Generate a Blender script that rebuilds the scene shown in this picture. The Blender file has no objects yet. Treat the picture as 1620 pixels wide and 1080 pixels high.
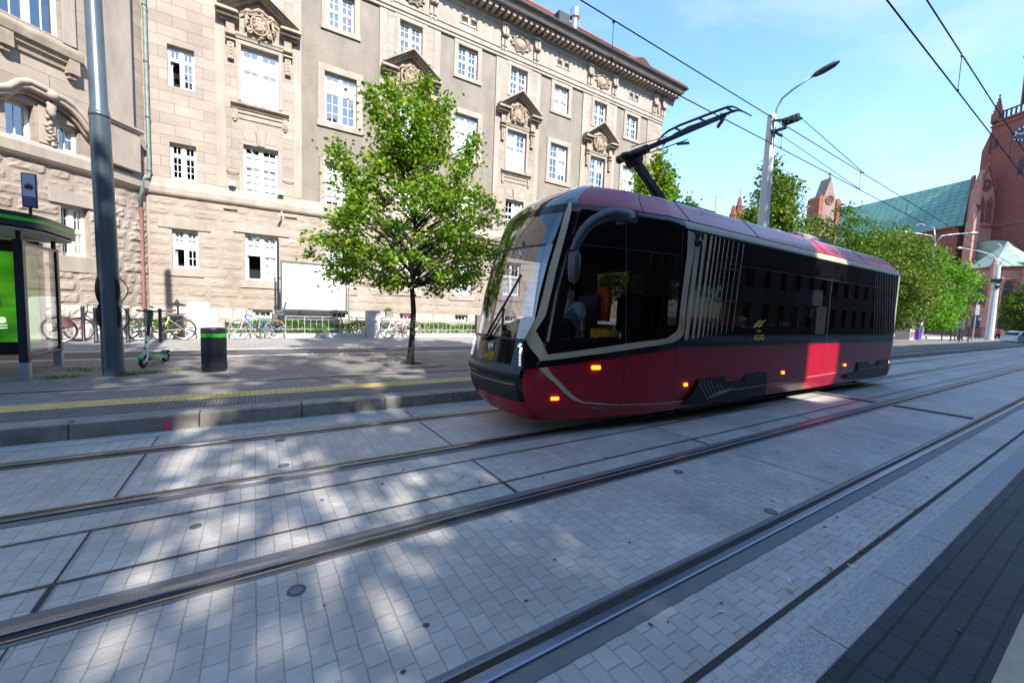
import bpy, bmesh, math, random
import numpy as np
from mathutils import Vector, Matrix
random.seed(7); rng = np.random.default_rng(7)
SC = bpy.context.scene; COL = SC.collection
PI = math.pi
def R_(d): return math.radians(d)
# ---------------------------------------------------------------- camera
cd = bpy.data.cameras.new('camera'); cam = bpy.data.objects.new('camera', cd); COL.objects.link(cam)
cd.sensor_width = 36.0; cd.lens = 643.07 / 1620 * 36; cd.clip_start = 0.05; cd.clip_end = 3000
def cam_basis(y, p, r):
    cy, sy, cp, sp, cr, sr = math.cos(y), math.sin(y), math.cos(p), math.sin(p), math.cos(r), math.sin(r)
    fw = Vector((sy*cp, cy*cp, -sp)); rt = Vector((cy, -sy, 0)); up = rt.cross(fw)
    rt2 = rt*cr + up*sr; up2 = up*cr - rt*sr
    m = Matrix((rt2, up2, -fw)).transposed().to_4x4(); m.translation = Vector((0, 0, 1.75)); return m
cam.matrix_world = cam_basis(0.566063, 0.0764572, 0.0367783)
SC.camera = cam
# ---------------------------------------------------------------- world, sun, exposure
SUN_AZ = (.03, -.9995); SUN_EL = 40.0
w = bpy.data.worlds.new('World'); SC.world = w; w.use_nodes = True
nt = w.node_tree; nt.nodes.clear()
def N(nt, t, **k):
    n = nt.nodes.new(t)
    for a, b in k.items():
        if a in n.inputs: n.inputs[a].default_value = b
        else: setattr(n, a, b)
    return n
out = N(nt, 'ShaderNodeOutputWorld'); bg = N(nt, 'ShaderNodeBackground', Strength=0.108)
sky = N(nt, 'ShaderNodeTexSky'); sky.sky_type = 'NISHITA'; sky.sun_disc = False
sky.sun_elevation = R_(SUN_EL); sky.sun_rotation = math.atan2(SUN_AZ[0], SUN_AZ[1]) % (2*PI)
sky.air_density = 1.0; sky.dust_density = 0.3; sky.ozone_density = 3.0
tc = N(nt, 'ShaderNodeTexCoord'); mp = N(nt, 'ShaderNodeMapping'); mp.inputs['Scale'].default_value = (1.1, 1.7, 4.2)
mp.inputs['Rotation'].default_value = (0.25, 0.35, 0.5)
n1 = N(nt, 'ShaderNodeTexNoise', Scale=1.5, Detail=8.0, Roughness=0.58, Distortion=0.7)
r1 = N(nt, 'ShaderNodeValToRGB'); r1.color_ramp.elements[0].position = 0.45; r1.color_ramp.elements[1].position = 0.72
r1.color_ramp.elements[0].color = (0, 0, 0, 1); r1.color_ramp.elements[1].color = (.5, .5, .5, 1)
sx = N(nt, 'ShaderNodeSeparateXYZ'); hz = N(nt, 'ShaderNodeMapRange'); 
hz.inputs['From Min'].default_value = 0.0; hz.inputs['From Max'].default_value = 0.45; hz.inputs['To Min'].default_value = 0.40; hz.inputs['To Max'].default_value = 0.04
ad = N(nt, 'ShaderNodeMath', operation='ADD', use_clamp=True)
mx = N(nt, 'ShaderNodeMixRGB'); mx.inputs['Color2'].default_value = (1.9, 2.25, 2.65, 1)
L = nt.links.new
L(tc.outputs['Generated'], mp.inputs['Vector']); L(mp.outputs[0], n1.inputs['Vector']); L(n1.outputs['Fac'], r1.inputs[0])
L(tc.outputs['Generated'], sx.inputs[0]); L(sx.outputs['Z'], hz.inputs['Value']); L(r1.outputs[0], ad.inputs[0]); L(hz.outputs[0], ad.inputs[1])
hsv = N(nt, 'ShaderNodeHueSaturation', Saturation=1.12, Hue=0.499); L(sky.outputs[0], hsv.inputs['Color']); L(hsv.outputs[0], mx.inputs['Color1']); L(ad.outputs[0], mx.inputs['Fac']); L(mx.outputs[0], bg.inputs['Color']); L(bg.outputs[0], out.inputs[0])
sl = bpy.data.lights.new('sun', 'SUN'); sl.energy = 2.2; sl.angle = R_(0.53); sl.color = (1.0, 0.955, 0.89)
so = bpy.data.objects.new('sun', sl); COL.objects.link(so)
ce = math.cos(R_(SUN_EL)); sd = Vector((-SUN_AZ[0]*ce, -SUN_AZ[1]*ce, -math.sin(R_(SUN_EL))))
so.rotation_euler = sd.to_track_quat('-Z', 'Y').to_euler(); so.location = (-20, -60, 60)
SC.view_settings.view_transform = 'Standard'; SC.view_settings.look = 'None'; SC.view_settings.gamma = 1.0
SC.view_settings.exposure = 2.2
SC.render.engine = 'CYCLES'; SC.cycles.max_bounces = 7; SC.cycles.transparent_max_bounces = 12; SC.cycles.caustics_reflective = False
# ---------------------------------------------------------------- materials
MATS = {}
def mat(name, col, rough=.6, metal=0., var=.12, vs=3., bump=0., bs=40., spec=.5, coat=0., detail=6., stretch=(1, 1, 1), hue=None, vs2=None):
    if name in MATS: return MATS[name]
    m = bpy.data.materials.new(name); m.use_nodes = True; t = m.node_tree; b = t.nodes['Principled BSDF']
    b.inputs['Roughness'].default_value = rough; b.inputs['Metallic'].default_value = metal
    b.inputs['Specular IOR Level'].default_value = spec; b.inputs['Coat Weight'].default_value = coat
    b.inputs['Coat Roughness'].default_value = .03
    tcn = N(t, 'ShaderNodeTexCoord'); mpn = N(t, 'ShaderNodeMapping'); mpn.inputs['Scale'].default_value = stretch
    t.links.new(tcn.outputs['Object'], mpn.inputs[0])
    nz = N(t, 'ShaderNodeTexNoise', Scale=vs, Detail=detail, Roughness=.6); t.links.new(mpn.outputs[0], nz.inputs['Vector'])
    rp = N(t, 'ShaderNodeMixRGB'); c = Vector(col[:3])
    c2 = Vector(hue) if hue else c*(1+var)
    rp.inputs['Color1'].default_value = (*(c*(1-var)), 1); rp.inputs['Color2'].default_value = (*c2, 1)
    mr = N(t, 'ShaderNodeMapRange'); mr.inputs['From Min'].default_value = .3; mr.inputs['From Max'].default_value = .7
    t.links.new(nz.outputs['Fac'], mr.inputs['Value']); t.links.new(mr.outputs[0], rp.inputs['Fac'])
    t.links.new(rp.outputs[0], b.inputs['Base Color'])
    if bump:
        n2 = N(t, 'ShaderNodeTexNoise', Scale=bs, Detail=8., Roughness=.65); t.links.new(mpn.outputs[0], n2.inputs['Vector'])
        bp = N(t, 'ShaderNodeBump', Strength=min(1., bump), Distance=.02*max(1, bump)); t.links.new(n2.outputs['Fac'], bp.inputs['Height']); t.links.new(bp.outputs[0], b.inputs['Normal'])
    MATS[name] = m; return m
def emit(name, col, s):
    m = bpy.data.materials.new(name); m.use_nodes = True; b = m.node_tree.nodes['Principled BSDF']
    b.inputs['Base Color'].default_value = (*col, 1); b.inputs['Emission Color'].default_value = (*col, 1); b.inputs['Emission Strength'].default_value = s
    MATS[name] = m; return m
def brick(name, c1, c2, mortar, bw, rh, ms=.006, axes='xz', rough=.75, bump=.5, nvar=.25, nscale=2.5, rotate=False, offset=.5, fine=60., fbump=.25, ms_smooth=.1, bias=0., blur=0., spec=.35):
    """ coursed masonry or paving, pattern laid out in metres on two of the object's axes """
    m = bpy.data.materials.new(name); m.use_nodes = True; t = m.node_tree; b = t.nodes['Principled BSDF']
    b.inputs['Roughness'].default_value = rough; b.inputs['Specular IOR Level'].default_value = spec
    tcn = N(t, 'ShaderNodeTexCoord'); s = N(t, 'ShaderNodeSeparateXYZ'); c = N(t, 'ShaderNodeCombineXYZ')
    l = t.links.new; l(tcn.outputs['Object'], s.inputs[0])
    a, d = ('XYZ'['xyz'.index(axes[0])], 'XYZ'['xyz'.index(axes[1])])
    l(s.outputs[a], c.inputs['X']); l(s.outputs[d], c.inputs['Y'])
    vec = c.outputs[0]
    if blur:
        nb = N(t, 'ShaderNodeTexNoise', Scale=7., Detail=2.); l(c.outputs[0], nb.inputs['Vector'])
        vs_ = N(t, 'ShaderNodeVectorMath', operation='SCALE'); vs_.inputs['Scale'].default_value = blur
        va = N(t, 'ShaderNodeVectorMath', operation='ADD'); l(nb.outputs['Color'], vs_.inputs[0]); l(vs_.outputs[0], va.inputs[0]); l(c.outputs[0], va.inputs[1]); vec = va.outputs[0]
    br = N(t, 'ShaderNodeTexBrick', Scale=1.); br.offset = offset
    br.inputs['Color1'].default_value = (*c1, 1); br.inputs['Color2'].default_value = (*c2, 1); br.inputs['Mortar'].default_value = (*mortar, 1)
    br.inputs['Mortar Size'].default_value = ms; br.inputs['Mortar Smooth'].default_value = ms_smooth; br.inputs['Bias'].default_value = bias
    br.inputs['Brick Width'].default_value = bw; br.inputs['Row Height'].default_value = rh
    l(vec, br.inputs['Vector'])
    nz = N(t, 'ShaderNodeTexNoise', Scale=nscale, Detail=8., Roughness=.65); l(tcn.outputs['Object'], nz.inputs['Vector'])
    mr = N(t, 'ShaderNodeMapRange'); mr.inputs['From Min'].default_value = .3; mr.inputs['From Max'].default_value = .7
    mr.inputs['To Min'].default_value = 1-nvar; mr.inputs['To Max'].default_value = 1+nvar; l(nz.outputs['Fac'], mr.inputs['Value'])
    mu = N(t, 'ShaderNodeMixRGB', blend_type='MULTIPLY'); mu.inputs['Fac'].default_value = 1.; l(br.outputs['Color'], mu.inputs['Color1']); l(mr.outputs[0], mu.inputs['Color2'])
    l(mu.outputs[0], b.inputs['Base Color'])
    nf = N(t, 'ShaderNodeTexNoise', Scale=fine, Detail=6., Roughness=.7); l(tcn.outputs['Object'], nf.inputs['Vector'])
    hm = N(t, 'ShaderNodeMath', operation='MULTIPLY_ADD'); l(nf.outputs['Fac'], hm.inputs[0]); hm.inputs[1].default_value = fbump
    inv = N(t, 'ShaderNodeMath', operation='SUBTRACT'); inv.inputs[0].default_value = 1.; l(br.outputs['Fac'], inv.inputs[1]); l(inv.outputs[0], hm.inputs[2])
    bp = N(t, 'ShaderNodeBump', Strength=bump, Distance=.012); l(hm.outputs[0], bp.inputs['Height']); l(bp.outputs[0], b.inputs['Normal'])
    MATS[name] = m; return m
def glass(name, tint=(1, 1, 1), refl=.12, rough=.0, maxr=1.):
    m = bpy.data.materials.new(name); m.use_nodes = True; t = m.node_tree; t.nodes.clear(); l = t.links.new
    o = N(t, 'ShaderNodeOutputMaterial'); mi = N(t, 'ShaderNodeMixShader'); tr = N(t, 'ShaderNodeBsdfTransparent'); gl = N(t, 'ShaderNodeBsdfGlossy')
    tr.inputs[0].default_value = (*tint, 1); gl.inputs['Roughness'].default_value = rough; gl.inputs['Color'].default_value = (.95, .97, 1, 1)
    fr = N(t, 'ShaderNodeFresnel', IOR=1.5); ge = N(t, 'ShaderNodeNewGeometry'); io = N(t, 'ShaderNodeMath', operation='MULTIPLY_ADD'); io.inputs[1].default_value = -.83333; io.inputs[2].default_value = 1.5; l(ge.outputs['Backfacing'], io.inputs[0]); l(io.outputs[0], fr.inputs['IOR']); ma = N(t, 'ShaderNodeMath', operation='ADD', use_clamp=True); ma.inputs[1].default_value = refl
    l(fr.outputs[0], ma.inputs[0]); l(ma.outputs[0], mi.inputs[0]); l(tr.outputs[0], mi.inputs[1]); l(gl.outputs[0], mi.inputs[2]); l(mi.outputs[0], o.inputs[0])
    MATS[name] = m; return m
def leafmat(name, c1, c2, yellow=.03):
    m = bpy.data.materials.new(name); m.use_nodes = True; t = m.node_tree; t.nodes.clear(); l = t.links.new
    o = N(t, 'ShaderNodeOutputMaterial'); g = N(t, 'ShaderNodeNewGeometry'); r = N(t, 'ShaderNodeValToRGB')
    r.color_ramp.elements[0].color = (*c1, 1); r.color_ramp.elements[1].color = (*c2, 1); r.color_ramp.elements[1].position = 1-yellow-.05
    e = r.color_ramp.elements.new(1-yellow); e.color = (c2[0]*2.2, c2[1]*1.15, c2[2]*.8, 1)
    d = N(t, 'ShaderNodeBsdfDiffuse'); tl = N(t, 'ShaderNodeBsdfTranslucent'); gl = N(t, 'ShaderNodeBsdfGlossy'); gl.inputs['Roughness'].default_value = .45
    h = N(t, 'ShaderNodeMixRGB', blend_type='MULTIPLY'); h.inputs['Fac'].default_value = 1; h.inputs['Color2'].default_value = (1.3, 1.35, .45, 1)
    m1 = N(t, 'ShaderNodeMixShader'); m1.inputs[0].default_value = .38; m2 = N(t, 'ShaderNodeMixShader'); m2.inputs[0].default_value = .02
    l(g.outputs['Random Per Island'], r.inputs[0]); l(r.outputs[0], d.inputs[0]); l(r.outputs[0], h.inputs['Color1']); l(h.outputs[0], tl.inputs[0])
    l(d.outputs[0], m1.inputs[1]); l(tl.outputs[0], m1.inputs[2]); l(m1.outputs[0], m2.inputs[1]); l(gl.outputs[0], m2.inputs[2]); l(m2.outputs[0], o.inputs[0])
    MATS[name] = m; return m
# ---------------------------------------------------------------- mesh builder
class MB:
    def __init__(s): s.v = []; s.f = []; s.m = []; s.mi = 0
    def add(s, vs, fs):
        k = len(s.v); s.v += [tuple(v) for v in vs]
        for f in fs: s.f.append(tuple(i+k for i in f)); s.m.append(s.mi)
        return s
    def box(s, x0, y0, z0, x1, y1, z1):
        vs = [(x, y, z) for x in (x0, x1) for y in (y0, y1) for z in (z0, z1)]
        return s.add(vs, [(0, 1, 3, 2), (4, 6, 7, 5), (0, 4, 5, 1), (2, 3, 7, 6), (0, 2, 6, 4), (1, 5, 7, 3)])
    def bar(s, a, b, w, h, up=(0, 0, 1)):
        a, b = Vector(a), Vector(b); d = (b-a).normalized(); u = Vector(up)
        if abs(d.dot(u)) > .98: u = Vector((0, 1, 0))
        r = d.cross(u).normalized(); u = r.cross(d)
        vs = [p+r*(sx*w/2)+u*(sz*h/2) for p in (a, b) for sx, sz in ((-1, -1), (1, -1), (1, 1), (-1, 1))]
        return s.add(vs, [(0, 1, 2, 3), (7, 6, 5, 4), (0, 4, 5, 1), (1, 5, 6, 2), (2, 6, 7, 3), (3, 7, 4, 0)])
    def prism(s, pts, fn, d0, d1):
        n = len(pts); vs = [fn(u, v, d0) for u, v in pts]+[fn(u, v, d1) for u, v in pts]
        return s.add(vs, [tuple(range(n)), tuple(range(2*n-1, n-1, -1))]+[(i, i+n, (i+1) % n+n, (i+1) % n) for i in range(n)])
    def tube(s, pts, r, n=8, cap=True, closed=False):
        pts = [Vector(p) for p in pts]; k = len(pts); rr = r if isinstance(r, (list, tuple)) else [r]*k
        vs = []; prev = None
        for i, p in enumerate(pts):
            if closed: d = pts[(i+1) % k]-pts[i-1]
            else: d = pts[min(i+1, k-1)]-pts[max(i-1, 0)]
            d.normalize()
            if prev is None:
                u = Vector((0, 0, 1)) if abs(d.z) < .9 else Vector((1, 0, 0)); u = (u-d*u.dot(d)).normalized()
            else:
                u = prev-d*prev.dot(d)
                u = u.normalized() if u.length > 1e-6 else d.orthogonal().normalized()
            prev = u; q = d.cross(u)
            vs += [p+(u*math.cos(2*PI*j/n)+q*math.sin(2*PI*j/n))*rr[i] for j in range(n)]
        fs = []
        for i in range(k if closed else k-1):
            a, b = i*n, ((i+1) % k)*n
            fs += [(a+j, a+(j+1) % n, b+(j+1) % n, b+j) for j in range(n)]
        if cap and not closed: fs += [tuple(range(n-1, -1, -1)), tuple(range((k-1)*n, k*n))]
        return s.add(vs, fs)
    def lathe(s, prof, c=(0, 0, 0), n=16, axis='z', sx=1., sy=1.):
        vs = []
        for r, z in prof:
            for j in range(n):
                a = 2*PI*j/n; x, y = r*math.cos(a)*sx, r*math.sin(a)*sy
                p = (x, y, z) if axis == 'z' else ((x, z, y) if axis == 'y' else (z, x, y))
                vs.append((p[0]+c[0], p[1]+c[1], p[2]+c[2]))
        k = len(prof); fs = [(i*n+j, i*n+(j+1) % n, (i+1)*n+(j+1) % n, (i+1)*n+j) for i in range(k-1) for j in range(n)]
        fs += [tuple(range(n-1, -1, -1)), tuple(range((k-1)*n, k*n))]
        return s.add(vs, fs)
    def ell(s, c, r, nu=10, nv=6):
        prof = [(max(1e-3, math.sin(PI*i/nv)), -math.cos(PI*i/nv)) for i in range(nv+1)]
        vs = [(c[0]+p*math.cos(2*PI*j/nu)*r[0], c[1]+p*math.sin(2*PI*j/nu)*r[1], c[2]+z*r[2]) for p, z in prof for j in range(nu)]
        fs = [(i*nu+j, i*nu+(j+1) % nu, (i+1)*nu+(j+1) % nu, (i+1)*nu+j) for i in range(nv) for j in range(nu)]
        return s.add(vs, fs)
    def torus(s, c, R, r, ax=(0, 1, 0), n=24, m=6, a0=0., a1=2*PI):
        ax = Vector(ax).normalized(); u = ax.orthogonal().normalized(); q = ax.cross(u); c = Vector(c)
        full = abs(a1-a0-2*PI) < 1e-6; k = n if full else n+1
        return s.tube([c+(u*math.cos(a0+(a1-a0)*i/n)+q*math.sin(a0+(a1-a0)*i/n))*R for i in range(k)], r, m, closed=full)
    def grid(s, P):
        n, k = len(P), len(P[0]); vs = [p for row in P for p in row]
        return s.add(vs, [(i*k+j, i*k+j+1, (i+1)*k+j+1, (i+1)*k+j) for i in range(n-1) for j in range(k-1)])
    def build(s, name, mats, parent=None, smooth=False, local=False, bevel=0., fix=True, autos=None, weld=False):
        if not isinstance(mats, (list, tuple)): mats = [mats]
        off = Vector((0, 0, 0))
        if parent is not None and not local:
            q = parent
            while q is not None: off += Vector(q.location); q = q.parent
        me = bpy.data.meshes.new(name); me.from_pydata([(x-off.x, y-off.y, z-off.z) for x, y, z in s.v], [], s.f)
        for mm in mats: me.materials.append(mm)
        me.polygons.foreach_set('material_index', s.m)
        if fix:
            bm = bmesh.new(); bm.from_mesh(me)
            if weld: bmesh.ops.remove_doubles(bm, verts=bm.verts, dist=1e-4)
            bmesh.ops.recalc_face_normals(bm, faces=bm.faces); bm.to_mesh(me); bm.free()
        if smooth: me.polygons.foreach_set('use_smooth', [True]*len(me.polygons))
        o = bpy.data.objects.new(name, me); COL.objects.link(o)
        if parent is not None: o.parent = parent
        if autos is not None:
            me.polygons.foreach_set('use_smooth', [True]*len(me.polygons)); me.set_sharp_from_angle(angle=R_(autos))
        if bevel:
            b = o.modifiers.new('bevel', 'BEVEL'); b.width = bevel; b.segments = 2; b.limit_method = 'ANGLE'; b.angle_limit = R_(40)
        return o
def tag(o, label=None, cat=None, group=None, kind=None):
    if label: o['label'] = label
    if cat: o['category'] = cat
    if group: o['group'] = group
    if kind: o['kind'] = kind
    return o
def thing(name, label, cat, loc=(0, 0, 0), group=None):
    o = bpy.data.objects.new(name, None); o.empty_display_size = .2; COL.objects.link(o); o.location = loc
    return tag(o, label, cat, group)
def copy_tree(o, parent=None):
    c = o.copy(); COL.objects.link(c); c.parent = parent
    for ch in list(o.children): copy_tree(ch, c)
    return c
def text(name, body, size, m, parent, loc, rot, depth=.004, sx=1., bold=0., fn=None):
    cu = bpy.data.curves.new(name, 'FONT'); cu.body = body; cu.size = size; cu.align_x = 'CENTER'; cu.align_y = 'CENTER'; cu.extrude = depth; cu.offset = bold
    to = bpy.data.objects.new(name+'_t', cu); COL.objects.link(to)
    me = bpy.data.meshes.new_from_object(to.evaluated_get(bpy.context.evaluated_depsgraph_get()))
    bpy.data.objects.remove(to); bpy.data.curves.remove(cu)
    M4 = Matrix.Translation(loc) @ rot.to_matrix().to_4x4() @ Matrix.Diagonal((sx, 1, 1, 1))
    off = Vector((0, 0, 0)); q = parent
    while q is not None: off += Vector(q.location); q = q.parent
    for v in me.vertices:
        p = M4 @ v.co
        if fn: p = fn(p)
        v.co = p-off
    me.materials.clear(); me.materials.append(m); me.name = name
    o = bpy.data.objects.new(name, me); COL.objects.link(o); o.parent = parent
    return o
from mathutils import Euler
FACE_S = Euler((PI/2, 0, 0))     # text standing upright, read from the street side
def skin(name, verts, edges, radii, m, parent=None, sub=2, root=0):
    off = Vector((0, 0, 0)); q = parent
    while q is not None: off += Vector(q.location); q = q.parent
    me = bpy.data.meshes.new(name); me.from_pydata([Vector(v)-off for v in verts], edges, [])
    me.materials.append(m); o = bpy.data.objects.new(name, me); COL.objects.link(o); o.parent = parent
    sk = o.modifiers.new('skin', 'SKIN'); sk.use_smooth_shade = True
    for i, r in enumerate(radii):
        r = (r, r) if not isinstance(r, tuple) else r
        me.skin_vertices[0].data[i].radius = r; me.skin_vertices[0].data[i].use_root = (i == root)
    if sub: s2 = o.modifiers.new('sub', 'SUBSURF'); s2.levels = sub; s2.render_levels = sub
    return o
def zs(y): return .2 if y < 7 else .2+.025*(y-7)      # the pavement rises gently away from the tracks
# ================================================================ MATERIAL SET
m_ash = brick('ashlar stone', (.36, .302, .248), (.30, .245, .197), (.19, .152, .122), .82, .365, .007, 'xz', .85, .6, .17, .8, fine=90, fbump=.12)
m_stone = mat('dressed stone', (.345, .29, .238), .85, var=.2, vs=2.2, bump=.25, bs=60, stretch=(1, 1, .3))
m_rustic = mat('rock faced stone', (.325, .26, .203), .9, var=.2, vs=.9, bump=1., bs=14, hue=(.40, .337, .275))
m_plinth = mat('pale plinth stone', (.47, .41, .33), .9, var=.18, vs=1.5, bump=1., bs=10)
m_carve = mat('carved weathered stone', (.35, .265, .19), .9, var=.3, vs=6, bump=.7, bs=30)
m_ledge = mat('weathered ledge stone', (.33, .27, .20), .9, var=.3, vs=3, bump=.3, bs=40)
m_stucco = mat('roughcast render', (.245, .21, .168), .95, var=.18, vs=1.4, stretch=(1, 1, .45), bump=1.5, bs=26)
m_white = mat('white painted wood', (.80, .80, .78), .45, var=.04, vs=4)
m_wglass = glass('window glass', (.93, .96, .98), .20)
m_wgdim = glass('dim window glass', (.8, .85, .9), .10)
m_blind = mat('white roller blind', (.83, .84, .84), .7, var=.03, vs=1)
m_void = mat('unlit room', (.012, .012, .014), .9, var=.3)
m_tile = brick('red roof tiles', (.27, .075, .045), (.21, .055, .035), (.08, .022, .018), .22, .16, .012, 'xy', .75, .8, .25, 2.)
m_gutter = mat('dark gutter metal', (.035, .045, .045), .5, .3)
m_copper = mat('green copper pipe', (.15, .20, .165), .6, .2, var=.25, vs=5)
m_rustpipe = mat('red brown iron pipe', (.16, .065, .05), .65, var=.2, vs=4)
m_anth = mat('anthracite paint', (.017, .022, .030), .38, .0, var=.2, vs=2.5, bump=.03, bs=60)
m_mast = mat('grey blue mast paint', (.095, .12, .14), .36, .3, var=.16, vs=2.2, bump=.05, bs=12)
m_green = mat('lime green band', (.06, .50, .03), .5, var=.05)
m_black = mat('black rubber', (.012, .012, .013), .55, var=.2)
m_chrome = mat('bright metal', (.62, .63, .65), .22, 1., var=.08)
m_galv = mat('galvanised steel', (.42, .45, .48), .45, .6, var=.12, vs=9)
m_conc = mat('pale concrete', (.50, .485, .45), .85, var=.12, vs=3, bump=.3, bs=30)
m_granite = mat('speckled granite', (.36, .35, .33), .8, var=.28, vs=70, bump=.3, bs=90, detail=2)
m_kerb = mat('weathered kerb granite', (.235, .22, .195), .85, var=.35, vs=3.5, bump=.5, bs=50, hue=(.33, .30, .25))
m_bark = mat('tree bark', (.035, .028, .022), .95, var=.35, vs=9, bump=1., bs=22, stretch=(1, 1, .25))
m_leafA = leafmat('fresh maple leaves', (.075, .17, .013), (.22, .35, .03), .02)
m_leafB = leafmat('dark leaves', (.035, .085, .014), (.11, .19, .026), .02)
m_leafC = leafmat('bright leaves', (.06, .19, .014), (.16, .36, .03), .02)
m_leafE = leafmat('mid green leaves', (.035, .095, .014), (.11, .205, .028), .008)
m_leafD = leafmat('olive leaves', (.055, .115, .018), (.17, .25, .045), .01)
m_hedge = leafmat('hedge leaves', (.08, .18, .018), (.20, .34, .045), .0)
m_orange = emit('orange lamp lens', (1., .22, .01), 1.4)
# ================================================================ GROUND
m_soil = mat('distant ground', (.17, .16, .145), .9, var=.2, vs=.3)
m_pave = brick('concrete block paving', (.47, .44, .40), (.39, .365, .332), (.30, .275, .245), .130, .112, .0046, 'yx', .50, .6, .27, .8, fine=24, fbump=1.8, ms_smooth=.7, offset=.40, blur=.016, spec=.5)
m_pave2 = brick('small sett paving', (.46, .435, .40), (.40, .38, .35), (.33, .31, .285), .08, .10, .006, 'yx', .6, .35, .16, 2., fine=45, fbump=.8, ms_smooth=.6, blur=.012, offset=.5)
m_strip = mat('bitumen rail strip', (.135, .135, .137), .55, var=.12, vs=6, bump=.15, bs=60)
m_railm = mat('worn steel rail', (.24, .25, .27), .27, 1., var=.1, vs=5, stretch=(.2, 4, 1), bump=.02)
m_groove = mat('rail groove', (.02, .018, .016), .8)
m_joint = mat('joint filler', (.035, .033, .031), .85)
m_plat = brick('platform brick paving', (.235, .215, .20), (.175, .162, .152), (.09, .08, .07), .42, .085, .005, 'xy', .7, .5, .26, .9, fine=50, fbump=.3)
m_cycle = brick('cycle lane paving', (.115, .095, .09), (.085, .072, .07), (.05, .045, .04), .2, .1, .003, 'xy', .7, .4, .2, 1.)
m_walk = brick('grey pavement setts', (.33, .31, .28), (.27, .25, .23), (.16, .14, .12), .3, .15, .005, 'xy', .8, .4, .15, 1.)
m_ribbed = brick('ribbed edge slabs', (.155, .15, .145), (.125, .12, .117), (.05, .045, .04), .045, .62, .006, 'xy', .75, .6, .22, 1.6, offset=0)
m_tact = brick('yellow tactile paving', (.68, .50, .19), (.62, .45, .165), (.50, .36, .13), .075, .075, .02, 'xy', .7, .6, .12, 3., offset=0, ms_smooth=.5)
m_line = mat('worn white line', (.72, .72, .70), .7, var=.2, vs=9)
m_dark = brick('dark blue concrete pavers', (.034, .038, .046), (.022, .025, .031), (.010, .010, .011), .105, .205, .006, 'yx', .62, .8, .22, 2., fine=60, fbump=.5, offset=0, ms_smooth=.3)
def sheet(name, x0, y0, x1, y1, z, m, nx=1, sloped=False, kind='structure'):
    b = MB(); ys = [y0, y1] if not (y0 < 7 < y1) else [y0, 7., y1]
    b.grid([[(x, y, (zs(y) if sloped else 0)+z) for x in (x0, x1)] for y in ys])
    o = b.build(name, m); tag(o, kind=kind); return o
sheet('ground', -1500, -1500, 1500, 1500, -.03, m_soil)
sheet('road_paving', -30, .87, 120, 7.0, 0, m_pave)
sheet('sett_strip', -30, .87, 60, 1.03, .004, m_pave2)
sheet('sett_strip', -30, 6.6, 26, 6.99, .004, m_pave2)
for y0 in (2.82, 4.52): pass
# flush bitumen strips, rails and their grooves
RAILS = [(1.555, 'near rail of the nearer track in the paving', 1), (3.02, 'far rail of the nearer track with a bright polished head', -1), (4.56, 'near rail of the track the tram is on', 1), (6.05, 'far rail of the track the tram is on, along the platform kerb', -1)]
for yc, lab, sg in RAILS:
    sheet('rail_strip', -30, yc-.13, 120, yc+.13, .004, m_strip)
    b = MB()
    # head on the outer side, flange groove towards the inside of the track
    h0, h1 = (yc-.035, yc+.035)
    prof = [(h0, .006), (h0+.004, .016), (h0+.014, .020), (h1-.014, .020), (h1-.004, .016), (h1, .006)]
    for i in range(len(prof)-1):
        b.add([(-30, *prof[i]), (120, *prof[i]), (120, *prof[i+1]), (-30, *prof[i+1])], [(0, 1, 2, 3)])
    t = thing('tram_rail', 'steel '+lab, 'rail', (0, yc, 0), 'grooved tram rails')
    b.build('rail_head', m_railm, t)
    g = MB(); a, c = (h1, h1+.045) if sg > 0 else (h0-.045, h0)
    g.add([(-30, a, .008), (120, a, .008), (120, c, .008), (-30, c, .008)], [(0, 1, 2, 3)]); g.build('flange_groove', m_groove, t)
    g = MB(); a, c = (h1+.045, h1+.062) if sg > 0 else (h0-.062, h0-.045)
    g.add([(-30, a, .010), (120, a, .010), (120, c, .010), (-30, c, .010)], [(0, 1, 2, 3)]); g.build('guard_lip', m_railm, t)
# slab joints
b = MB()
def jl(x0, y0, x1, y1, wd=.014):
    d = Vector((x1-x0, y1-y0, 0)).normalized(); n = Vector((-d.y, d.x, 0))*wd/2
    p, q = Vector((x0, y0, .0085)), Vector((x1, y1, .0085)); b.add([p-n, q-n, q+n, p+n], [(0, 1, 2, 3)])
for y in (3.41, 4.10): jl(-30, y, 90, y, .020)
jl(-30, 1.05, 90, 1.055, .03)
for k in range(-4, 16):
    x = -1.04+3.16*k
    jl(x, 3.42, x, 4.09); jl(x, 4.7, x, 5.92); jl(x, 3.15, x, 3.40, .03); jl(x, 6.18, x, 6.6, .012)
    if k % 2 == 0 or k > 1: jl(x, 1.69, x, 2.88, .01); jl(x, 1.06, x, 1.42, .01)
tag(b.build('paving_joints', m_joint), kind='structure')
# platform: kerb, ribbed slabs, tactile strip, brick, channel, cycle lane, far walk
sheet('platform_paving', -30, 7.0, 90, 12.35, .0, m_plat, sloped=True)
sheet('cycle_lane', -30, 12.35, 60, 13.72, .0, m_cycle, sloped=True)
sheet('pavement', -30, 13.72, 60, 26, .0, m_walk, sloped=True)
sheet('platform_edge_slabs', -30, 7.2, 60, 7.66, .004, m_ribbed, sloped=True)
sheet('tactile_strip', -30, 7.70, 30, 8.10, .006, m_tact, sloped=True)
for y in (12.35, 13.66): sheet('cycle_lane_line', -30, y, 60, y+.11, .005, m_line, sloped=True)
b = MB(); b.add([(-30, 9.10, zs(9.1)+.005), (30, 8.72, zs(8.72)+.005), (30, 8.77, zs(8.77)+.005), (-30, 9.18, zs(9.18)+.005)], [(0, 1, 2, 3)])
tag(b.build('drain_channel', m_joint), kind='structure')
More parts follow.
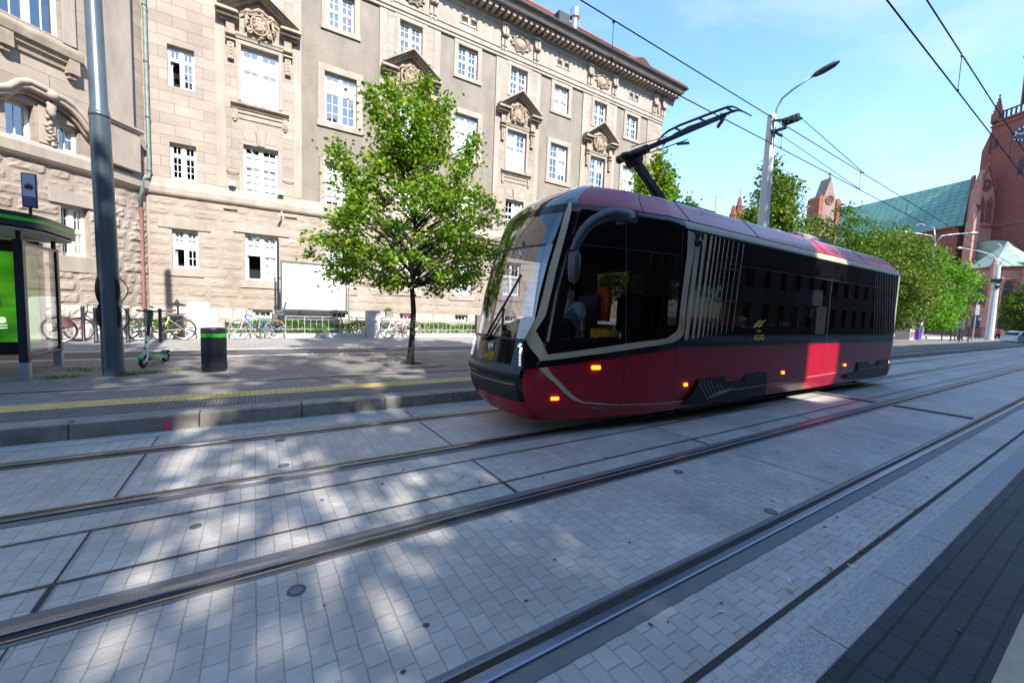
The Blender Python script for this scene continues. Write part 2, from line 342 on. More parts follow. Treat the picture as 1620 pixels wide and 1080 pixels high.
k = thing('platform_kerb', 'long grey granite kerb along the far tram platform', 'kerb', (0, 7, 0))
x = -9.4; i = 0
while x < 90:
    st = 1.25 if x < 30 else 5.; b = MB(); b.box(x+.004, 6.84, -.02, x+st-.004, 7.19, .2+.0015*(i % 3)); b.build('kerb_stone', m_kerb, k, bevel=.018)
    x += st; i += 1
b = MB(); 
for j in range(7): b.ell((-.985+.0*j, 6.835, .145-.02*j), (.035, .006, .022), 8, 4)
o = b.build('paint_mark', mat('pink spray paint', (.75, .06, .16), .6), k)
# near platform
b = MB(); b.box(-30, .70, -.02, 60, .868, .10); tag(b.build('near_kerb_bed', m_joint), kind='structure')
k2 = thing('near_kerb', 'pale speckled granite kerb stones beside the dark pavers', 'kerb', (0, .78, 0))
x = -6.02
while x < 26:
    b = MB(); b.box(x+.003, .695, .0, x+.947, .872, .104); b.build('kerb_stone', m_granite, k2, bevel=.006); x += .95
sheet('near_platform_paving', -30, .27, 60, .695, .098, m_dark)
sheet('near_tactile_strip', -30, -.15, 60, .27, .100, mat('beige tactile slab', (.42, .34, .25), .75, var=.1, vs=9, bump=.2))
sheet('near_pavement', -60, -30, 90, -.15, .094, m_walk)
# little castings in the paving
m_cast = mat('cast iron', (.10, .098, .095), .75, .2, var=.3, vs=20)
for (x, y, r, lab) in [(.2, 2.66, .052, 'round iron cap in the nearer track, nearest the camera'), (.25, 4.87, .055, 'round iron cap beside the near rail of the far track'), (.26, 5.80, .055, 'round iron cap close to the far rail by the kerb'), (-.4, 3.82, .04, 'small round cap between the two tracks'), (3.98, 1.74, .055, 'round iron cap by the nearest rail, right of centre'), (4.03, 2.74, .055, 'round iron cap close to the far rail of the nearer track')]:
    t = thing('iron_cap', lab, 'cover', (x, y, .002), 'iron caps in the paving')
    b = MB(); b.lathe([(r, 0), (r, .0045), (r*.86, .005), (r*.84, .0025), (.001, .002)], (x, y, .001), 18); b.build('cap_rim', m_cast, t)
    b = MB(); b.lathe([(r*.78, 0), (r*.7, .0045), (.001, .005)], (x, y, .001), 18); b.build('cap_lid', m_strip if r > .05 else m_cast, t)
t = thing('drain_grate', 'long slotted drain grate laid across both tracks behind the tram', 'drain', (11.7, 3.3, 0))
for y0, y1 in ((1.72, 2.86), (3.2, 4.4)):
    b = MB(); b.box(11.55, y0, .001, 11.75, y1, .009); b.build('grate_bed', m_groove, t)
    b = MB(); y = y0+.02
    while y < y1: b.box(11.56, y, .006, 11.74, y+.02, .016); y += .05
    b.build('grate_bars', m_cast, t)
# fallen leaves, butts and spots
mlf = mat('dry leaf', (.30, .16, .05), .8, var=.3); mbt = mat('cigarette paper', (.75, .7, .6), .8); mspot = mat('dried gum', (.045, .043, .042), .7)
for i, (x, y, z, a) in enumerate([(3.42, 1.08, .012, .3), (4.3, 1.06, .012, 1.), (3.9, 1.05, .012, 2.), (5.3, 1.07, .012, .4), (2.9, 1.12, .012, 1.9), (1.9, 4.4-.9, .012, .2), (2.55, 3.3, .012, .9), (-.7, 4.66, .016, .5), (6.3, 3.4, .006, 1.)]):
    b = MB(); c, s_ = math.cos(a)*.028, math.sin(a)*.028
    b.add([(x-c, y-s_, z), (x-s_*.4, y+c*.4, z+.012), (x+c, y+s_, z+.004), (x+s_*.5, y-c*.5, z+.009)], [(0, 1, 2), (0, 2, 3)])
    tag(b.build('fallen_leaf', mlf), 'small dry brown leaf lying on the tram paving', 'leaf', 'fallen leaves')
for i, (x, y, a) in enumerate([(3.0, 1.15, .8), (2.35, 1.22, 2.4), (4.75, 1.13, .2), (3.6, 1.0, 1.4)]):
    b = MB(); b.tube([(x, y, .014), (x+.045*math.cos(a), y+.045*math.sin(a), .014)], .0042, 6)
    tag(b.build('cigarette_butt', mbt), 'white cigarette butt lying near the dark paving joint', 'litter', 'cigarette butts')
b = MB()
for i in range(60):
    x, y = rng.uniform(.2, 9), rng.choice([rng.uniform(1.75, 2.85), rng.uniform(3.3, 4.3), rng.uniform(.3, .68), rng.uniform(1.08, 1.4)])
    z = .1045 if y < .7 else .0045; r = rng.uniform(.006, .017)
    b.lathe([(r, 0), (r*.8, .0015), (.001, .002)], (x, y, z), 8, sx=rng.uniform(.7, 1.5))
tag(b.build('gum_spots', mspot), kind='stuff', label='dark dried gum spots scattered over the paving', cat='stains')
# ================================================================ THE SANDSTONE BUILDING
YF = 19.0
bld = thing('office_building', 'long sandstone and roughcast office building with carved pediments over its windows', 'building', (10, YF, .48))
def F0(u, z, d): return (u, YF+d, z)
WA, WB, WC = Vector((-11.0, 10.96, 0)), Vector((-4.05, 17.70, 0)), Vector((-3.10, 19.05, 0))
t1 = (WB-WA).normalized(); n1_ = Vector((-t1.y, t1.x, 0)); t2 = (WC-WB).normalized(); n2_ = Vector((-t2.y, t2.x, 0))
L1 = (WB-WA).length; L2 = (WC-WB).length; S0 = L1-6.895          # s measured as in the survey
def F1(s, z, d): p = WA+t1*(s+S0)+n1_*d; return (p.x, p.y, z)
def F2(s, z, d): p = WB+t2*s+n2_*d; return (p.x, p.y, z)
def fbox(b, fn, u0, u1, z0, z1, d0, d1):
    vs = [fn(u, z, d) for u in (u0, u1) for d in (d0, d1) for z in (z0, z1)]
    b.add(vs, [(0, 1, 3, 2), (4, 6, 7, 5), (0, 4, 5, 1), (2, 3, 7, 6), (0, 2, 6, 4), (1, 5, 7, 3)])
def wall_panel(b, fn, u0, u1, z0, z1, ops, d=0., rev=.26):
    us = sorted({u0, u1, *[min(max(o[k], u0), u1) for o in ops for k in (0, 1)]}); zz = sorted({z0, z1, *[min(max(o[k], z0), z1) for o in ops for k in (2, 3)]})
    for i in range(len(us)-1):
        for j in range(len(zz)-1):
            uc, zc = (us[i]+us[i+1])/2, (zz[j]+zz[j+1])/2
            if any(o[0] < uc < o[1] and o[2] < zc < o[3] for o in ops): continue
            b.add([fn(us[i], zz[j], d), fn(us[i+1], zz[j], d), fn(us[i+1], zz[j+1], d), fn(us[i], zz[j+1], d)], [(0, 1, 2, 3)])
    for o in ops:
        a, c, e, f = o[:4]
        if c <= u0 or a >= u1 or f <= z0 or e >= z1: continue
        P = [(a, e), (c, e), (c, f), (a, f)]
        for i in range(4):
            (ua, za), (ub, zb) = P[i], P[(i+1) % 4]
            b.add([fn(ua, za, d), fn(ub, zb, d), fn(ub, zb, d+rev), fn(ua, za, d+rev)], [(0, 1, 2, 3)])
def rock(b, fn, u0, u1, ops, z0, z1, rows, r, bl=(.55, 1.05), bulge=.055):
    h = (z1-z0)/rows
    for k in range(rows):
        za, zb = z0+k*h, z0+(k+1)*h; segs = [(u0, u1)]
        for o in ops:
            if o[2] < zb-.02 and o[3] > za+.02:
                ns = []
                for a, c in segs:
                    if o[1] <= a or o[0] >= c: ns.append((a, c))
                    else:
                        if o[0] > a+.05: ns.append((a, o[0]))
                        if o[1] < c-.05: ns.append((o[1], c))
                segs = ns
        for a, c in segs:
            x = a
            while x < c-1e-3:
                e = x+r.uniform(*bl)
                if c-e < .4: e = c
                n, m_ = max(3, int((e-x)/.13)+1), 4
                g = .008; bu = bulge*r.uniform(.35, 1.25); tl = r.uniform(-.5, .5); tv = r.uniform(-.5, .5); P = []
                for j in range(m_+1):
                    row = []
                    for i in range(n+1):
                        fu, fv = i/n, j/m_; edge = i in (0, n) or j in (0, m_)
                        dd = .012 if edge else -bu*(.6+.5*tl*(fu-.5)+.6*tv*(fv-.5)+r.uniform(-.28, .28))
                        row.append(fn(x+g+(e-x-2*g)*fu+(0 if edge else r.uniform(-.02, .02)), za+g+(zb-za-2*g)*fv+(0 if edge else r.uniform(-.012, .012)), dd))
                    P.append(row)
                b.grid(P); x = e
def window(fn, u0, u1, z0, z1, parent, tr=.62, rows=(2, 3), cols=2, blind=None, openlow=None, rc=.17, dim=False, casements=2):
    w_, h = u1-u0, z1-z0; zt = z0+h*tr; fw = .055; b = MB()
    for a, c in ((u0, u0+fw), (u1-fw, u1)): fbox(b, fn, a, c, z0, z1, rc, rc+.08)
    for a, c in ((z0, z0+.07), (z1-fw, z1)): fbox(b, fn, u0+fw, u1-fw, a, c, rc+.002, rc+.08)
    cw = (w_-2*fw)/casements
    for i in range(1, casements): fbox(b, fn, u0+fw+cw*i-.05, u0+fw+cw*i+.05, z0+.07, z1-fw, rc-.01, rc+.08)
    if rows[0]: fbox(b, fn, u0+fw, u1-fw, zt-.045, zt+.045, rc-.015, rc+.075)
    glz = MB()
    for i in range(casements):
        a, c = u0+fw+cw*i+(.05 if i else 0), u0+fw+cw*(i+1)-(.05 if i < casements-1 else 0)
        for (za, zb, nr, low) in ((zt+.045, z1-fw, rows[0], False), (z0+.07, zt-.045 if rows[0] else z1-fw, rows[1], True)):
            if not nr: continue
            if low and openlow == i:
                for q in (0, .3): fbox(b, fn, a+.012, a+.05, za, zb, rc+.10+q*.6, rc+.14+q*.6)
                fbox(b, fn, a, a+.03, za+.1, za+.14, rc+.1, rc+.3); fbox(b, fn, a, a+.03, zb-.1, zb-.06, rc+.1, rc+.3); continue
            s_ = .03
            for q in ((a, a+s_), (c-s_, c)): fbox(b, fn, q[0], q[1], za, zb, rc+.012, rc+.065)
            for q in ((za, za+s_), (zb-s_, zb)): fbox(b, fn, a+s_, c-s_, q[0], q[1], rc+.014, rc+.065)
            for k in range(1, cols): x = a+(c-a)*k/cols; fbox(b, fn, x-.011, x+.011, za+s_, zb-s_, rc+.02, rc+.05)
            for k in range(1, nr): z = za+(zb-za)*k/nr; fbox(b, fn, a+s_, c-s_, z-.011, z+.011, rc+.022, rc+.052)
            glz.add([fn(a+.01, za+.01, rc+.035), fn(c-.01, za+.01, rc+.035), fn(c-.01, zb-.01, rc+.035), fn(a+.01, zb-.01, rc+.035)], [(0, 1, 2, 3)])
    o = b.build('window', m_white, parent)
    glz.build('pane', m_wgdim if dim else m_wglass, o)
    if blind:
        bl = MB()
        for (fa, fb, ci) in ([(blind[0], blind[1], None)] if isinstance(blind, tuple) else blind):
            za, zb = z0+h*fa, z0+h*fb
            for i in range(casements):
                if ci is not None and ci != i: continue
                a, c = u0+fw+cw*i, u0+fw+cw*(i+1)
                bl.grid([[fn(a, za+(zb-za)*k/8, rc+.085+.003*(k % 2)), fn(c, za+(zb-za)*k/8, rc+.085+.003*(k % 2))] for k in range(9)])
        bl.build('blind', m_blind, o)
    return o
STC = [.28, 6.10, 11.92, 17.79]; RCC = [3.15, 8.95, 14.80, 20.60]; wops = []; wargs = []
def addw(u0, u1, z0, z1, **k): wops.append((u0, u1, z0, z1)); wargs.append((u0, u1, z0, z1, k))
# narrow bay at the left end
addw(-2.46, -1.72, 9.10, 10.48, openlow=0, tr=.68, rows=(1, 3)); addw(-2.46, -1.72, 5.95, 7.20, tr=.68, rows=(1, 3)); addw(-2.46, -1.72, 2.84, 4.22, openlow=0, tr=.52, rows=(2, 2), blind=(.5, 1.))
addw(-2.46, -1.72, 12.3, 13.6, tr=.68, rows=(1, 3))
blS2 = [(.0, .86), (.0, .97), [(.0, .6, None), (.62, .95, 0)], [(.55, .8, 1)]]; blR2 = [[(.62, .9, None)], (.0, .97), [(.2, .6, 1), (.66, .96, 1)], (.3, .97)]
for i, x in enumerate(STC):
    addw(x-.61, x+.61, 9.20, 11.22, tr=.62, rows=(2, 3), blind=blS2[i]); addw(x-.57, x+.57, 5.74, 7.64, tr=.62, rows=(2, 4), blind=[(.06, .88), (0, .9), [(.0, 1., 1), (0, .5, 0)], (.1, .9)][i])
    addw(x-.55, x+.55, 2.55, 4.34, tr=.56, rows=(2, 3), openlow=0 if i == 0 else None, blind=[[(.56, 1., None), (0, .56, 1)], (.3, 1.), (0, .6), (.1, .9)][i])
    addw(x-.52, x+.52, 13.05, 14.42, tr=.5, rows=(2, 2), blind=None)
for i, x in enumerate(RCC):
    addw(x-.62, x+.62, 9.26, 11.24, tr=.62, rows=(2, 3), blind=blR2[i]); addw(x-.60, x+.60, 5.74, 7.64, tr=.62, rows=(2, 4), blind=(.2, .9))
    addw(x-.55, x+.55, 2.45, 4.30, tr=.56, rows=(2, 3), blind=(0, .9)); addw(x-.52, x+.52, 13.05, 14.42, tr=.5, rows=(2, 2), blind=(0, .97) if i == 2 else None)
    for q in (-.25, .25): addw(x+q-.16, x+q+.16, 15.42, 15.74, rows=(0, 2), casements=1, rc=.14)
for i, x in enumerate(STC+RCC): addw(x-.34, x+.34, 1.08, 1.42, rows=(0, 1), cols=3, casements=1, rc=.16, dim=True)
XL, XR = -3.12, 23.5
# wall: ashlar bays, roughcast bays, frieze, rock faced base
edges = [XL]+[v for x in STC for v in (x-1.40, x+1.40)]+[22.05, XR]; edges[1] = XL
ba, bs_, bf = MB(), MB(), MB()
zones = [(XL, 1.66, 's')]+[z for i in range(4) for z in ([(STC[i]+1.40, (STC[i+1]-1.40) if i < 3 else 22.05, 'r')]+([(STC[i+1]-1.40, STC[i+1]+1.40, 's')] if i < 3 else []))]+[(22.05, XR, 's')]
zones[0] = (XL, STC[0]+1.40, 's')
for a, c, t in zones:
    if t == 's': ba = MB(); wall_panel(ba, F0, a, c, 5.6, 14.9, wops); ba.build('ashlar_bay', m_ash, bld)
    else:
        bs_ = MB(); wall_panel(bs_, F0, a, c, 5.6, 14.9, wops, d=.05, rev=.22)
        for q in (a, c): bs_.add([F0(q, 5.6, 0), F0(q, 5.6, .05), F0(q, 14.9, .05), F0(q, 14.9, 0)], [(0, 1, 2, 3)])
        bs_.build('roughcast_bay', m_stucco, bld)
wall_panel(bf, F0, XL, XR, 14.9, 16.3, wops)
bf.build('frieze', m_stone, bld)
rr = random.Random(3); b = MB(); wall_panel(b, F0, XL, XR, .4, 5.36, wops, d=.0, rev=.26)
rock(b, F0, XL, XR, wops, 1.45, 5.34, 11, rr, bulge=.03); b.build('rock_faced_wall', m_rustic, bld)
b = MB(); rock(b, F0, XL, XR, wops, .42, 1.45, 2, rr, (.9, 1.6), .10); b.build('plinth', m_plinth, bld)
for o in wops:      # flat lintels and sills of the ground floor windows
    if not 2.3 < o[2] < 3: continue
    b = MB(); fbox(b, F0, o[0]-.38, o[1]+.38, o[3]+.003, o[3]+.36, -.055, .05); b.build('lintel', m_stone, bld, bevel=.01); b = MB(); fbox(b, F0, o[0]-.16, o[1]+.16, o[2]-.3, o[2]-.003, -.05, .05); b.build('sill', m_stone, bld, bevel=.01)

def profile_run(b, fn, u0, u1, prof):
    n = len(prof); vs = [fn(u, z, -d) for u in (u0, u1) for d, z in prof]
    b.add(vs, [(i, i+1, n+i+1, n+i) for i in range(n-1)]+[tuple(range(n)), tuple(range(2*n-1, n-1, -1))])
b = MB(); profile_run(b, F0, XL-.05, XR, [(0, 5.30), (.10, 5.36), (.13, 5.42), (.14, 5.60), (.10, 5.66), (.05, 5.9), (0, 5.93)]); b.build('string_course', m_stone, bld)
b = MB(); profile_run(b, F0, XL, XR, [(0, 14.58), (.05, 14.62), (.05, 14.72), (.10, 14.76), (.10, 14.84), (.03, 14.9), (.03, 14.95), (0, 14.96)])
profile_run(b, F0, XL, XR, [(0, 15.02), (.04, 15.05), (.04, 15.10), (0, 15.12)]); b.build('architrave', m_stone, bld)
cor = MB(); prof = [(0, 16.10), (.05, 16.14), (.10, 16.22), (.12, 16.34), (.16, 16.36), (.18, 16.56), (.84, 16.58), (.88, 16.62), (.92, 16.78), (.98, 16.82), (.98, 16.86), (0, 17.1)]
profile_run(cor, F0, XL-3, XR+.95, prof)
def FE(u, z, d): return (XR-d, YF+u, z)
profile_run(cor, FE, -.02, 14, prof)
x = XL
while x < XR+.8: fbox(cor, F0, x, x+.17, 16.36, 16.57, -.66, -.17); x += .345
cor.build('cornice', m_stone, bld)
g = MB(); g.tube([(XL-3, YF-1.03, 16.86), (XR+1.05, YF-1.03, 16.86), (XR+1.05, YF+12, 16.86)], .085, 8); g.build('gutter', m_gutter, bld)
EX, EY, EZ = XR+1.0, YF-1.0, 16.9; K = 6.0; PT = .87
b = MB(); b.add([(-12, EY, EZ), (EX, EY, EZ), (EX-K, EY+K, EZ+K*PT), (-12, EY+K, EZ+K*PT)], [(0, 1, 2, 3)])
b.add([(EX, EY, EZ), (EX, EY+2*K, EZ), (EX-K, EY+K, EZ+K*PT)], [(0, 1, 2)]); b.add([(-12, EY+2*K, EZ), (EX, EY+2*K, EZ), (EX-K, EY+K, EZ+K*PT), (-12, EY+K, EZ+K*PT)], [(0, 1, 2, 3)])
rf = b.build('roof', m_tile, bld)
b = MB(); b.tube([(EX, EY, EZ+.05), (EX-K, EY+K, EZ+K*PT+.05)], .11, 8); b.tube([(EX-K, EY+K, EZ+K*PT+.05), (-12, EY+K, EZ+K*PT+.05)], .11, 8); b.build('ridge_tiles', mat('ridge tile', (.24, .065, .04), .8, var=.2), rf)
def roofz(y): return EZ+(y-EY)*PT
b = MB(); vx, vy = 17.6, EY+3.6; b.lathe([(.2, 0), (.2, .75), (.33, .78), (.33, 1.25), (.25, 1.3), (.02, 1.34)], (vx, vy, roofz(vy)-.2), 16); b.build('roof_vent', m_chrome, rf, smooth=False, autos=40)
b = MB(); b.box(15.9, EY+3.0, roofz(EY+3.0), 16.7, EY+3.5, roofz(EY+3.5)+.16); b.build('skylight', m_gutter, rf)
# eyebrow dormer near the hip
b = MB(); P = []
for i in range(13):
    x = 20.2+2.2*i/12; hgt = .42*math.sin(PI*i/12)**2; P.append([(x, EY+1.0, roofz(EY+1.0)+.02), (x, EY+1.0, roofz(EY+1.0)+.03+hgt), (x, EY+1.5+hgt*1.9, roofz(EY+1.5+hgt*1.9)+.03+.001)])
b.grid(P); b.build('dormer', m_tile, rf)
b = MB(); b.add([(XR, YF, .4), (XR, YF+13, .4), (XR, YF+13, 16.5), (XR, YF, 16.5)], [(0, 1, 2, 3)]); b.add([(XR, YF+13, .4), (-12, YF+13, .4), (-12, YF+13, 16.5), (XR, YF+13, 16.5)], [(0, 1, 2, 3)]); b.build('end_wall', m_ash, bld)
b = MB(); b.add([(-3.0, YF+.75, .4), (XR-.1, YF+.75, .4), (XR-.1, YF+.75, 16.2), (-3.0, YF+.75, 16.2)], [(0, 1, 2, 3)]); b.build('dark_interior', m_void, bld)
for a in wargs: window(F0, *a[:4], bld, **a[4])
# window dressings
def frame(b, u0, u1, z0, z1, t, d0, d1, sill=True, ears=0.):
    fbox(b, F0, u0-t, u0-.002, z0, z1, d0, d1); fbox(b, F0, u1+.002, u1+t, z0, z1, d0, d1); fbox(b, F0, u0-t-ears, u1+t+ears, z1+.002, z1+t, d0-.004, d1)
    if sill: fbox(b, F0, u0-t-.03, u1+t+.03, z0-t*.9, z0-.002, d0-.012, d1)
for x in RCC:
    for fa in ((x-.62, x+.62, 9.26, 11.24, .26, -.012, .06), (x-.60, x+.60, 5.74, 7.64, .2, -.012, .06, False), (x-.52, x+.52, 13.05, 14.42, .22, -.012, .06), (x-.41, x-.09, 15.42, 15.74, .05, -.02, .02), (x+.09, x+.41, 15.42, 15.74, .05, -.02, .02)):
        sur = MB(); frame(sur, *fa); sur.build('window_surround', m_stone, bld, bevel=.008)
for x in STC:
    sur = MB(); kst = MB(); led = MB(); frame(sur, x-.52, x+.52, 13.05, 14.42, .17, -.03, .02, True, .05)
    for q in (-1, 1): fbox(sur, F0, x+q*.74-.035, x+q*.74+.035, 12.95, 14.5, -.018, .01); fbox(sur, F0, x+q*1.25-.15, x+q*1.25+.15, 5.94, 14.56, -.02, .01)
    for fa in ((x-.61, x+.61, 9.2, 11.22, .12, -.03, .02, False), (x-.57, x+.57, 5.74, 7.64, .14, -.012, .02, False)): sur2 = MB(); frame(sur2, *fa); sur2.build('window_surround', m_stone, bld, bevel=.008)
    profile_run(led, F0, x-.95, x+.95, [(0, 8.86), (.05, 8.9), (.08, 8.98), (.18, 9.02), (.18, 9.10), (0, 9.14)])
    def one(nm, *bx):
        q_ = MB(); [fbox(q_, F0, *k) for k in bx]; q_.build(nm, m_ledge, bld, bevel=.006)
    for q in (-1, 1):
        one('sill_bracket', (x+q*.82-.08, x+q*.82+.08, 8.5, 8.855, -.08, .01), (x+q*.82-.05, x+q*.82+.05, 8.42, 8.501, -.06, .01))
        one('ledge_stub', (x+q*.92-.2, x+q*.92+.2, 6.52, 6.60, -.05, .01), (x+q*.92-.15, x+q*.92+.15, 6.46, 6.521, -.03, .01)); one('ledge_stub', (x+q*1.0-.22, x+q*1.0+.22, 5.14, 5.21, -.09, .01))
    one('apron_moulding', (x-.7, x+.7, 8.55, 8.60, -.03, .01)); one('apron_moulding', (x-.72, x+.72, 8.75, 8.79, -.04, .01))
    kst.prism([(x-.11, 7.66), (x+.11, 7.66), (x+.17, 8.22), (x-.17, 8.22)], lambda u, v, d: F0(u, v, d), -.07, .02)
    for q in (-1, 1):
        kst.prism([(x+q*.14, 7.79), (x+q*.5, 7.79), (x+q*.62, 8.12), (x+q*.2, 8.2)], lambda u, v, d: F0(u, v, d), -.015, .02)
    sur.build('window_surround', m_stone, bld, bevel=.008); kst.build('keystone', m_stone, bld, bevel=.01); led.build('sill_ledge', m_ledge, bld, bevel=.008)
def spiral(c, r, s, turns=1.6, n=22, d=-.1):
    return [F0(c[0]+s*r*(1-.78*i/n)*math.cos(2*PI*turns*i/n), c[1]+r*(1-.78*i/n)*math.sin(2*PI*turns*i/n), d-.05*i/n) for i in range(n+1)]
def cartouche(b, xc, zc, s, r):
    b.ell(F0(xc, zc, -.08), (.30*s, .13, .37*s), 16, 10)
    b.tube([F0(xc+.33*s*math.cos(a), zc+.40*s*math.sin(a), -.13) for a in [2*PI*i/24 for i in range(24)]], .045*s, 6, closed=True)
    for q in (-1, 1):
        b.tube(spiral((xc+q*.40*s, zc+.40*s), .14*s, q), .042*s, 6); b.tube(spiral((xc+q*.36*s, zc-.34*s), .12*s, -q), .038*s, 6)
        b.tube([F0(xc+q*(.05+.22*i)*s, zc+(.62-.10*i-.05*(i % 2))*s, -.14) for i in range(4)], [.07*s, .06*s, .05*s, .03*s], 6)
        b.tube([F0(xc+q*(.48+.02*i)*s, zc+(.3-.2*i)*s, -.1) for i in range(4)], [.06*s, .07*s, .05*s, .03*s], 6)
    for i in range(34):
        a = r.uniform(0, 2*PI); rad = r.uniform(.85, 1.35); k = r.uniform(.03, .075)*s
        b.ell(F0(xc+.40*s*rad*math.cos(a), zc+.46*s*rad*math.sin(a), -.06-r.random()*.08), (k*1.3, k, k*1.1), 6, 4)
    for i in range(12): b.ell(F0(xc+r.uniform(-.2, .2)*s, zc+r.uniform(-.25, .25)*s, -.19), (.05*s, .03, .07*s), 6, 4)
rr = random.Random(11)
for x in STC:
    pd = MB()
    def rk(u, v, d): return F0(x+u, v, d)
    zl, za = 12.02, 12.93
    for q in (-1, 1):
        for (o0, o1, dp) in ((0, .10, -.22), (.10, .17, -.34), (.17, .26, -.46)):
            pts = [(q*1.30, zl+o0), (0, za+o0), (0, za+o1), (q*1.30, zl+o1)]
            pd.prism(pts, rk, dp, .0)
        pd.prism([(q*.66, zl-.10), (q*1.33, zl-.10), (q*1.33, zl+.02), (q*.66, zl+.02)], rk, -.34, 0); pd.prism([(q*.64, zl+.02), (q*1.36, zl+.02), (q*1.36, zl+.12), (q*.70, zl+.10)], rk, -.47, 0)
        pd.prism([(q*.70, zl-.18), (q*1.26, zl-.18), (q*1.26, zl-.10), (q*.70, zl-.10)], rk, -.2, 0)
        fbox(pd, F0, x+q*.92-.13, x+q*.92+.13, 11.45, 11.84, -.15, 0); fbox(pd, F0, x+q*.92-.16, x+q*.92+.16, 11.40, 11.46, -.18, 0); fbox(pd, F0, x+q*.92-.16, x+q*.92+.16, 11.20, 11.25, -.19, 0)
        pd.prism([(q*.81, 11.2), (q*1.03, 11.2), (q*1.0, 10.62), (q*.84, 10.62)], rk, -.11, 0); fbox(pd, F0, x+q*.92-.1, x+q*.92+.1, 10.56, 10.62, -.13, 0)
        for k in range(4): pd.ell(F0(x+q*.92, 11.1-.12*k, -.11), (.06, .03, .05), 6, 4)
    profile_run(pd, F0, x-.78, x+.78, [(0, 11.36), (.05, 11.38), (.07, 11.46), (.1, 11.5), (0, 11.55)])
    P = pd.build('pediment', m_ledge, bld, bevel=.006)
    b = MB(); cartouche(b, x, 12.02, .86, rr); b.build('cartouche', m_carve, P, smooth=True)
for x in STC+[23.0]:
    hw = 1.0 if x < 22 else .42
    for q in (-1, 1):
        b = MB(); xc = x+q*hw
        for k in range(2):
            xx = xc+(-.1+.2*k); fbox(b, F0, xx-.085, xx+.085, 15.62, 16.12, -.20, 0); b.tube([F0(xx-.085, 15.66, -.17), F0(xx+.085, 15.66, -.17)], .09, 8); fbox(b, F0, xx-.07, xx+.07, 15.15, 15.62, -.10, 0)
            fbox(b, F0, xx-.05, xx+.05, 14.96, 15.16, -.06, 0)
        fbox(b, F0, xc-.22, xc+.22, 16.12, 16.2, -.25, 0)
        br = b.build('frieze_bracket', m_stone, bld, bevel=.006)
    b = MB(); s = (hw-.3)
    b.ell(F0(x, 15.62, -.02), (s*.55, .12, .26), 14, 8)
    b.tube([F0(x+s*.62*math.cos(a), 15.62+.32*math.sin(a), -.07) for a in [2*PI*i/20 for i in range(20)]], .035, 6, closed=True)
    for i in range(40):
        a = rr.uniform(0, 2*PI); rad = rr.uniform(.9, 1.25); kk = rr.uniform(.03, .06)
        b.ell(F0(x+s*.72*rad*math.cos(a), 15.62+.34*rad*math.sin(a), -.04), (kk*1.4, kk, kk), 6, 4)
    b.build('frieze_relief', m_carve, bld, smooth=True)
# ---- rounded wing at the left
wo1 = [(6.02, 6.66, 2.87, 4.33), (5.0, 5.55, 5.86, 6.80), (6.05, 6.55, 5.86, 6.62), (4.98, 6.22, 8.92, 10.9), (4.0, 4.6, 2.87, 4.33), (5.12, 5.66, 1.6, 3.32), (2.2, 2.9, 2.87, 4.33), (2.6, 3.3, 5.86, 6.7)]
wo1 = [o for o in wo1 if o[0] != 5.12]
b = MB(); wall_panel(b, F1, -S0, 6.895, 5.6, 16.3, wo1, rev=.3); wall_panel(b, F2, 0, L2, 5.6, 16.3, []); b.build('wing_ashlar_wall', m_ash, bld)
b = MB(); wall_panel(b, F1, -S0, 6.895, .3, 5.36, wo1, rev=.3); wall_panel(b, F2, 0, L2, .3, 5.36, [])
rock(b, F1, -S0, 6.89, wo1, 1.45, 5.34, 11, rr, (.45, .85), .055); rock(b, F2, .01, L2-.02, [], 1.45, 5.34, 11, rr, (.3, .55), .07); b.build('wing_rock_faced_wall', m_rustic, bld)
b = MB(); rock(b, F1, -S0, 6.89, wo1, .3, 1.45, 2, rr, (.9, 1.5), .11); rock(b, F2, .01, L2, [], .3, 1.45, 2, rr, (.6, .9), .1); b.build('wing_plinth', m_plinth, bld)
b = MB(); sp = [(0, 5.30), (.12, 5.36), (.18, 5.44), (.19, 5.70), (.14, 5.76), (.06, 5.84), (0, 5.86)]
profile_run(b, F1, -S0, 6.95, sp); profile_run(b, F2, -.06, L2, sp); b.build('wing_string_course', m_stone, bld)
b = MB(); lp = [(0, 8.06), (.06, 8.1), (.08, 8.24), (.16, 8.28), (.18, 8.38), (.26, 8.42), (.30, 8.58), (.30, 8.66), (.22, 8.72), (0, 8.80)]
profile_run(b, F1, -S0, 6.55, lp)
for s in (5.0, 6.35): fbox(b, F1, s-.12, s+.12, 8.02, 8.4, -.24, 0); fbox(b, F1, s-.07, s+.07, 7.9, 8.02, -.16, 0)
b.build('wing_ledge', m_ledge, bld)
b = MB()    # lintel and quoin pier
fbox(b, F1, 5.75, 6.89, 4.335, 4.72, -.06, .05); fbox(b, F1, 5.7, 6.8, 2.4, 2.86, -.05, .05)
fbox(b, F2, .02, 1.0, 7.2, 16.2, -.26, 0); fbox(b, F2, -.06, 1.12, 5.84, 7.06, -.34, 0); fbox(b, F2, -.1, 1.18, 7.06, 7.12, -.40, 0); fbox(b, F2, -.12, 1.2, 7.12, 7.2, -.44, 0)
b.build('wing_pier', m_stone, bld, bevel=.012)
b = MB()    # carved hood over the pair of windows
hood = [(4.3, 6.75), (4.7, 6.72), (4.95, 6.86), (5.15, 7.1), (5.35, 7.2), (5.65, 7.16), (5.8, 7.12), (6.05, 7.1), (6.25, 7.02), (6.45, 6.85), (6.62, 6.62), (6.7, 6.52)]
for (dz, r_, dd) in ((.06, .10, -.30), (.17, .08, -.38), (-.06, .07, -.18)): b.tube([F1(s, z+dz-.06, dd+.1) for s, z in hood], r_, 8)
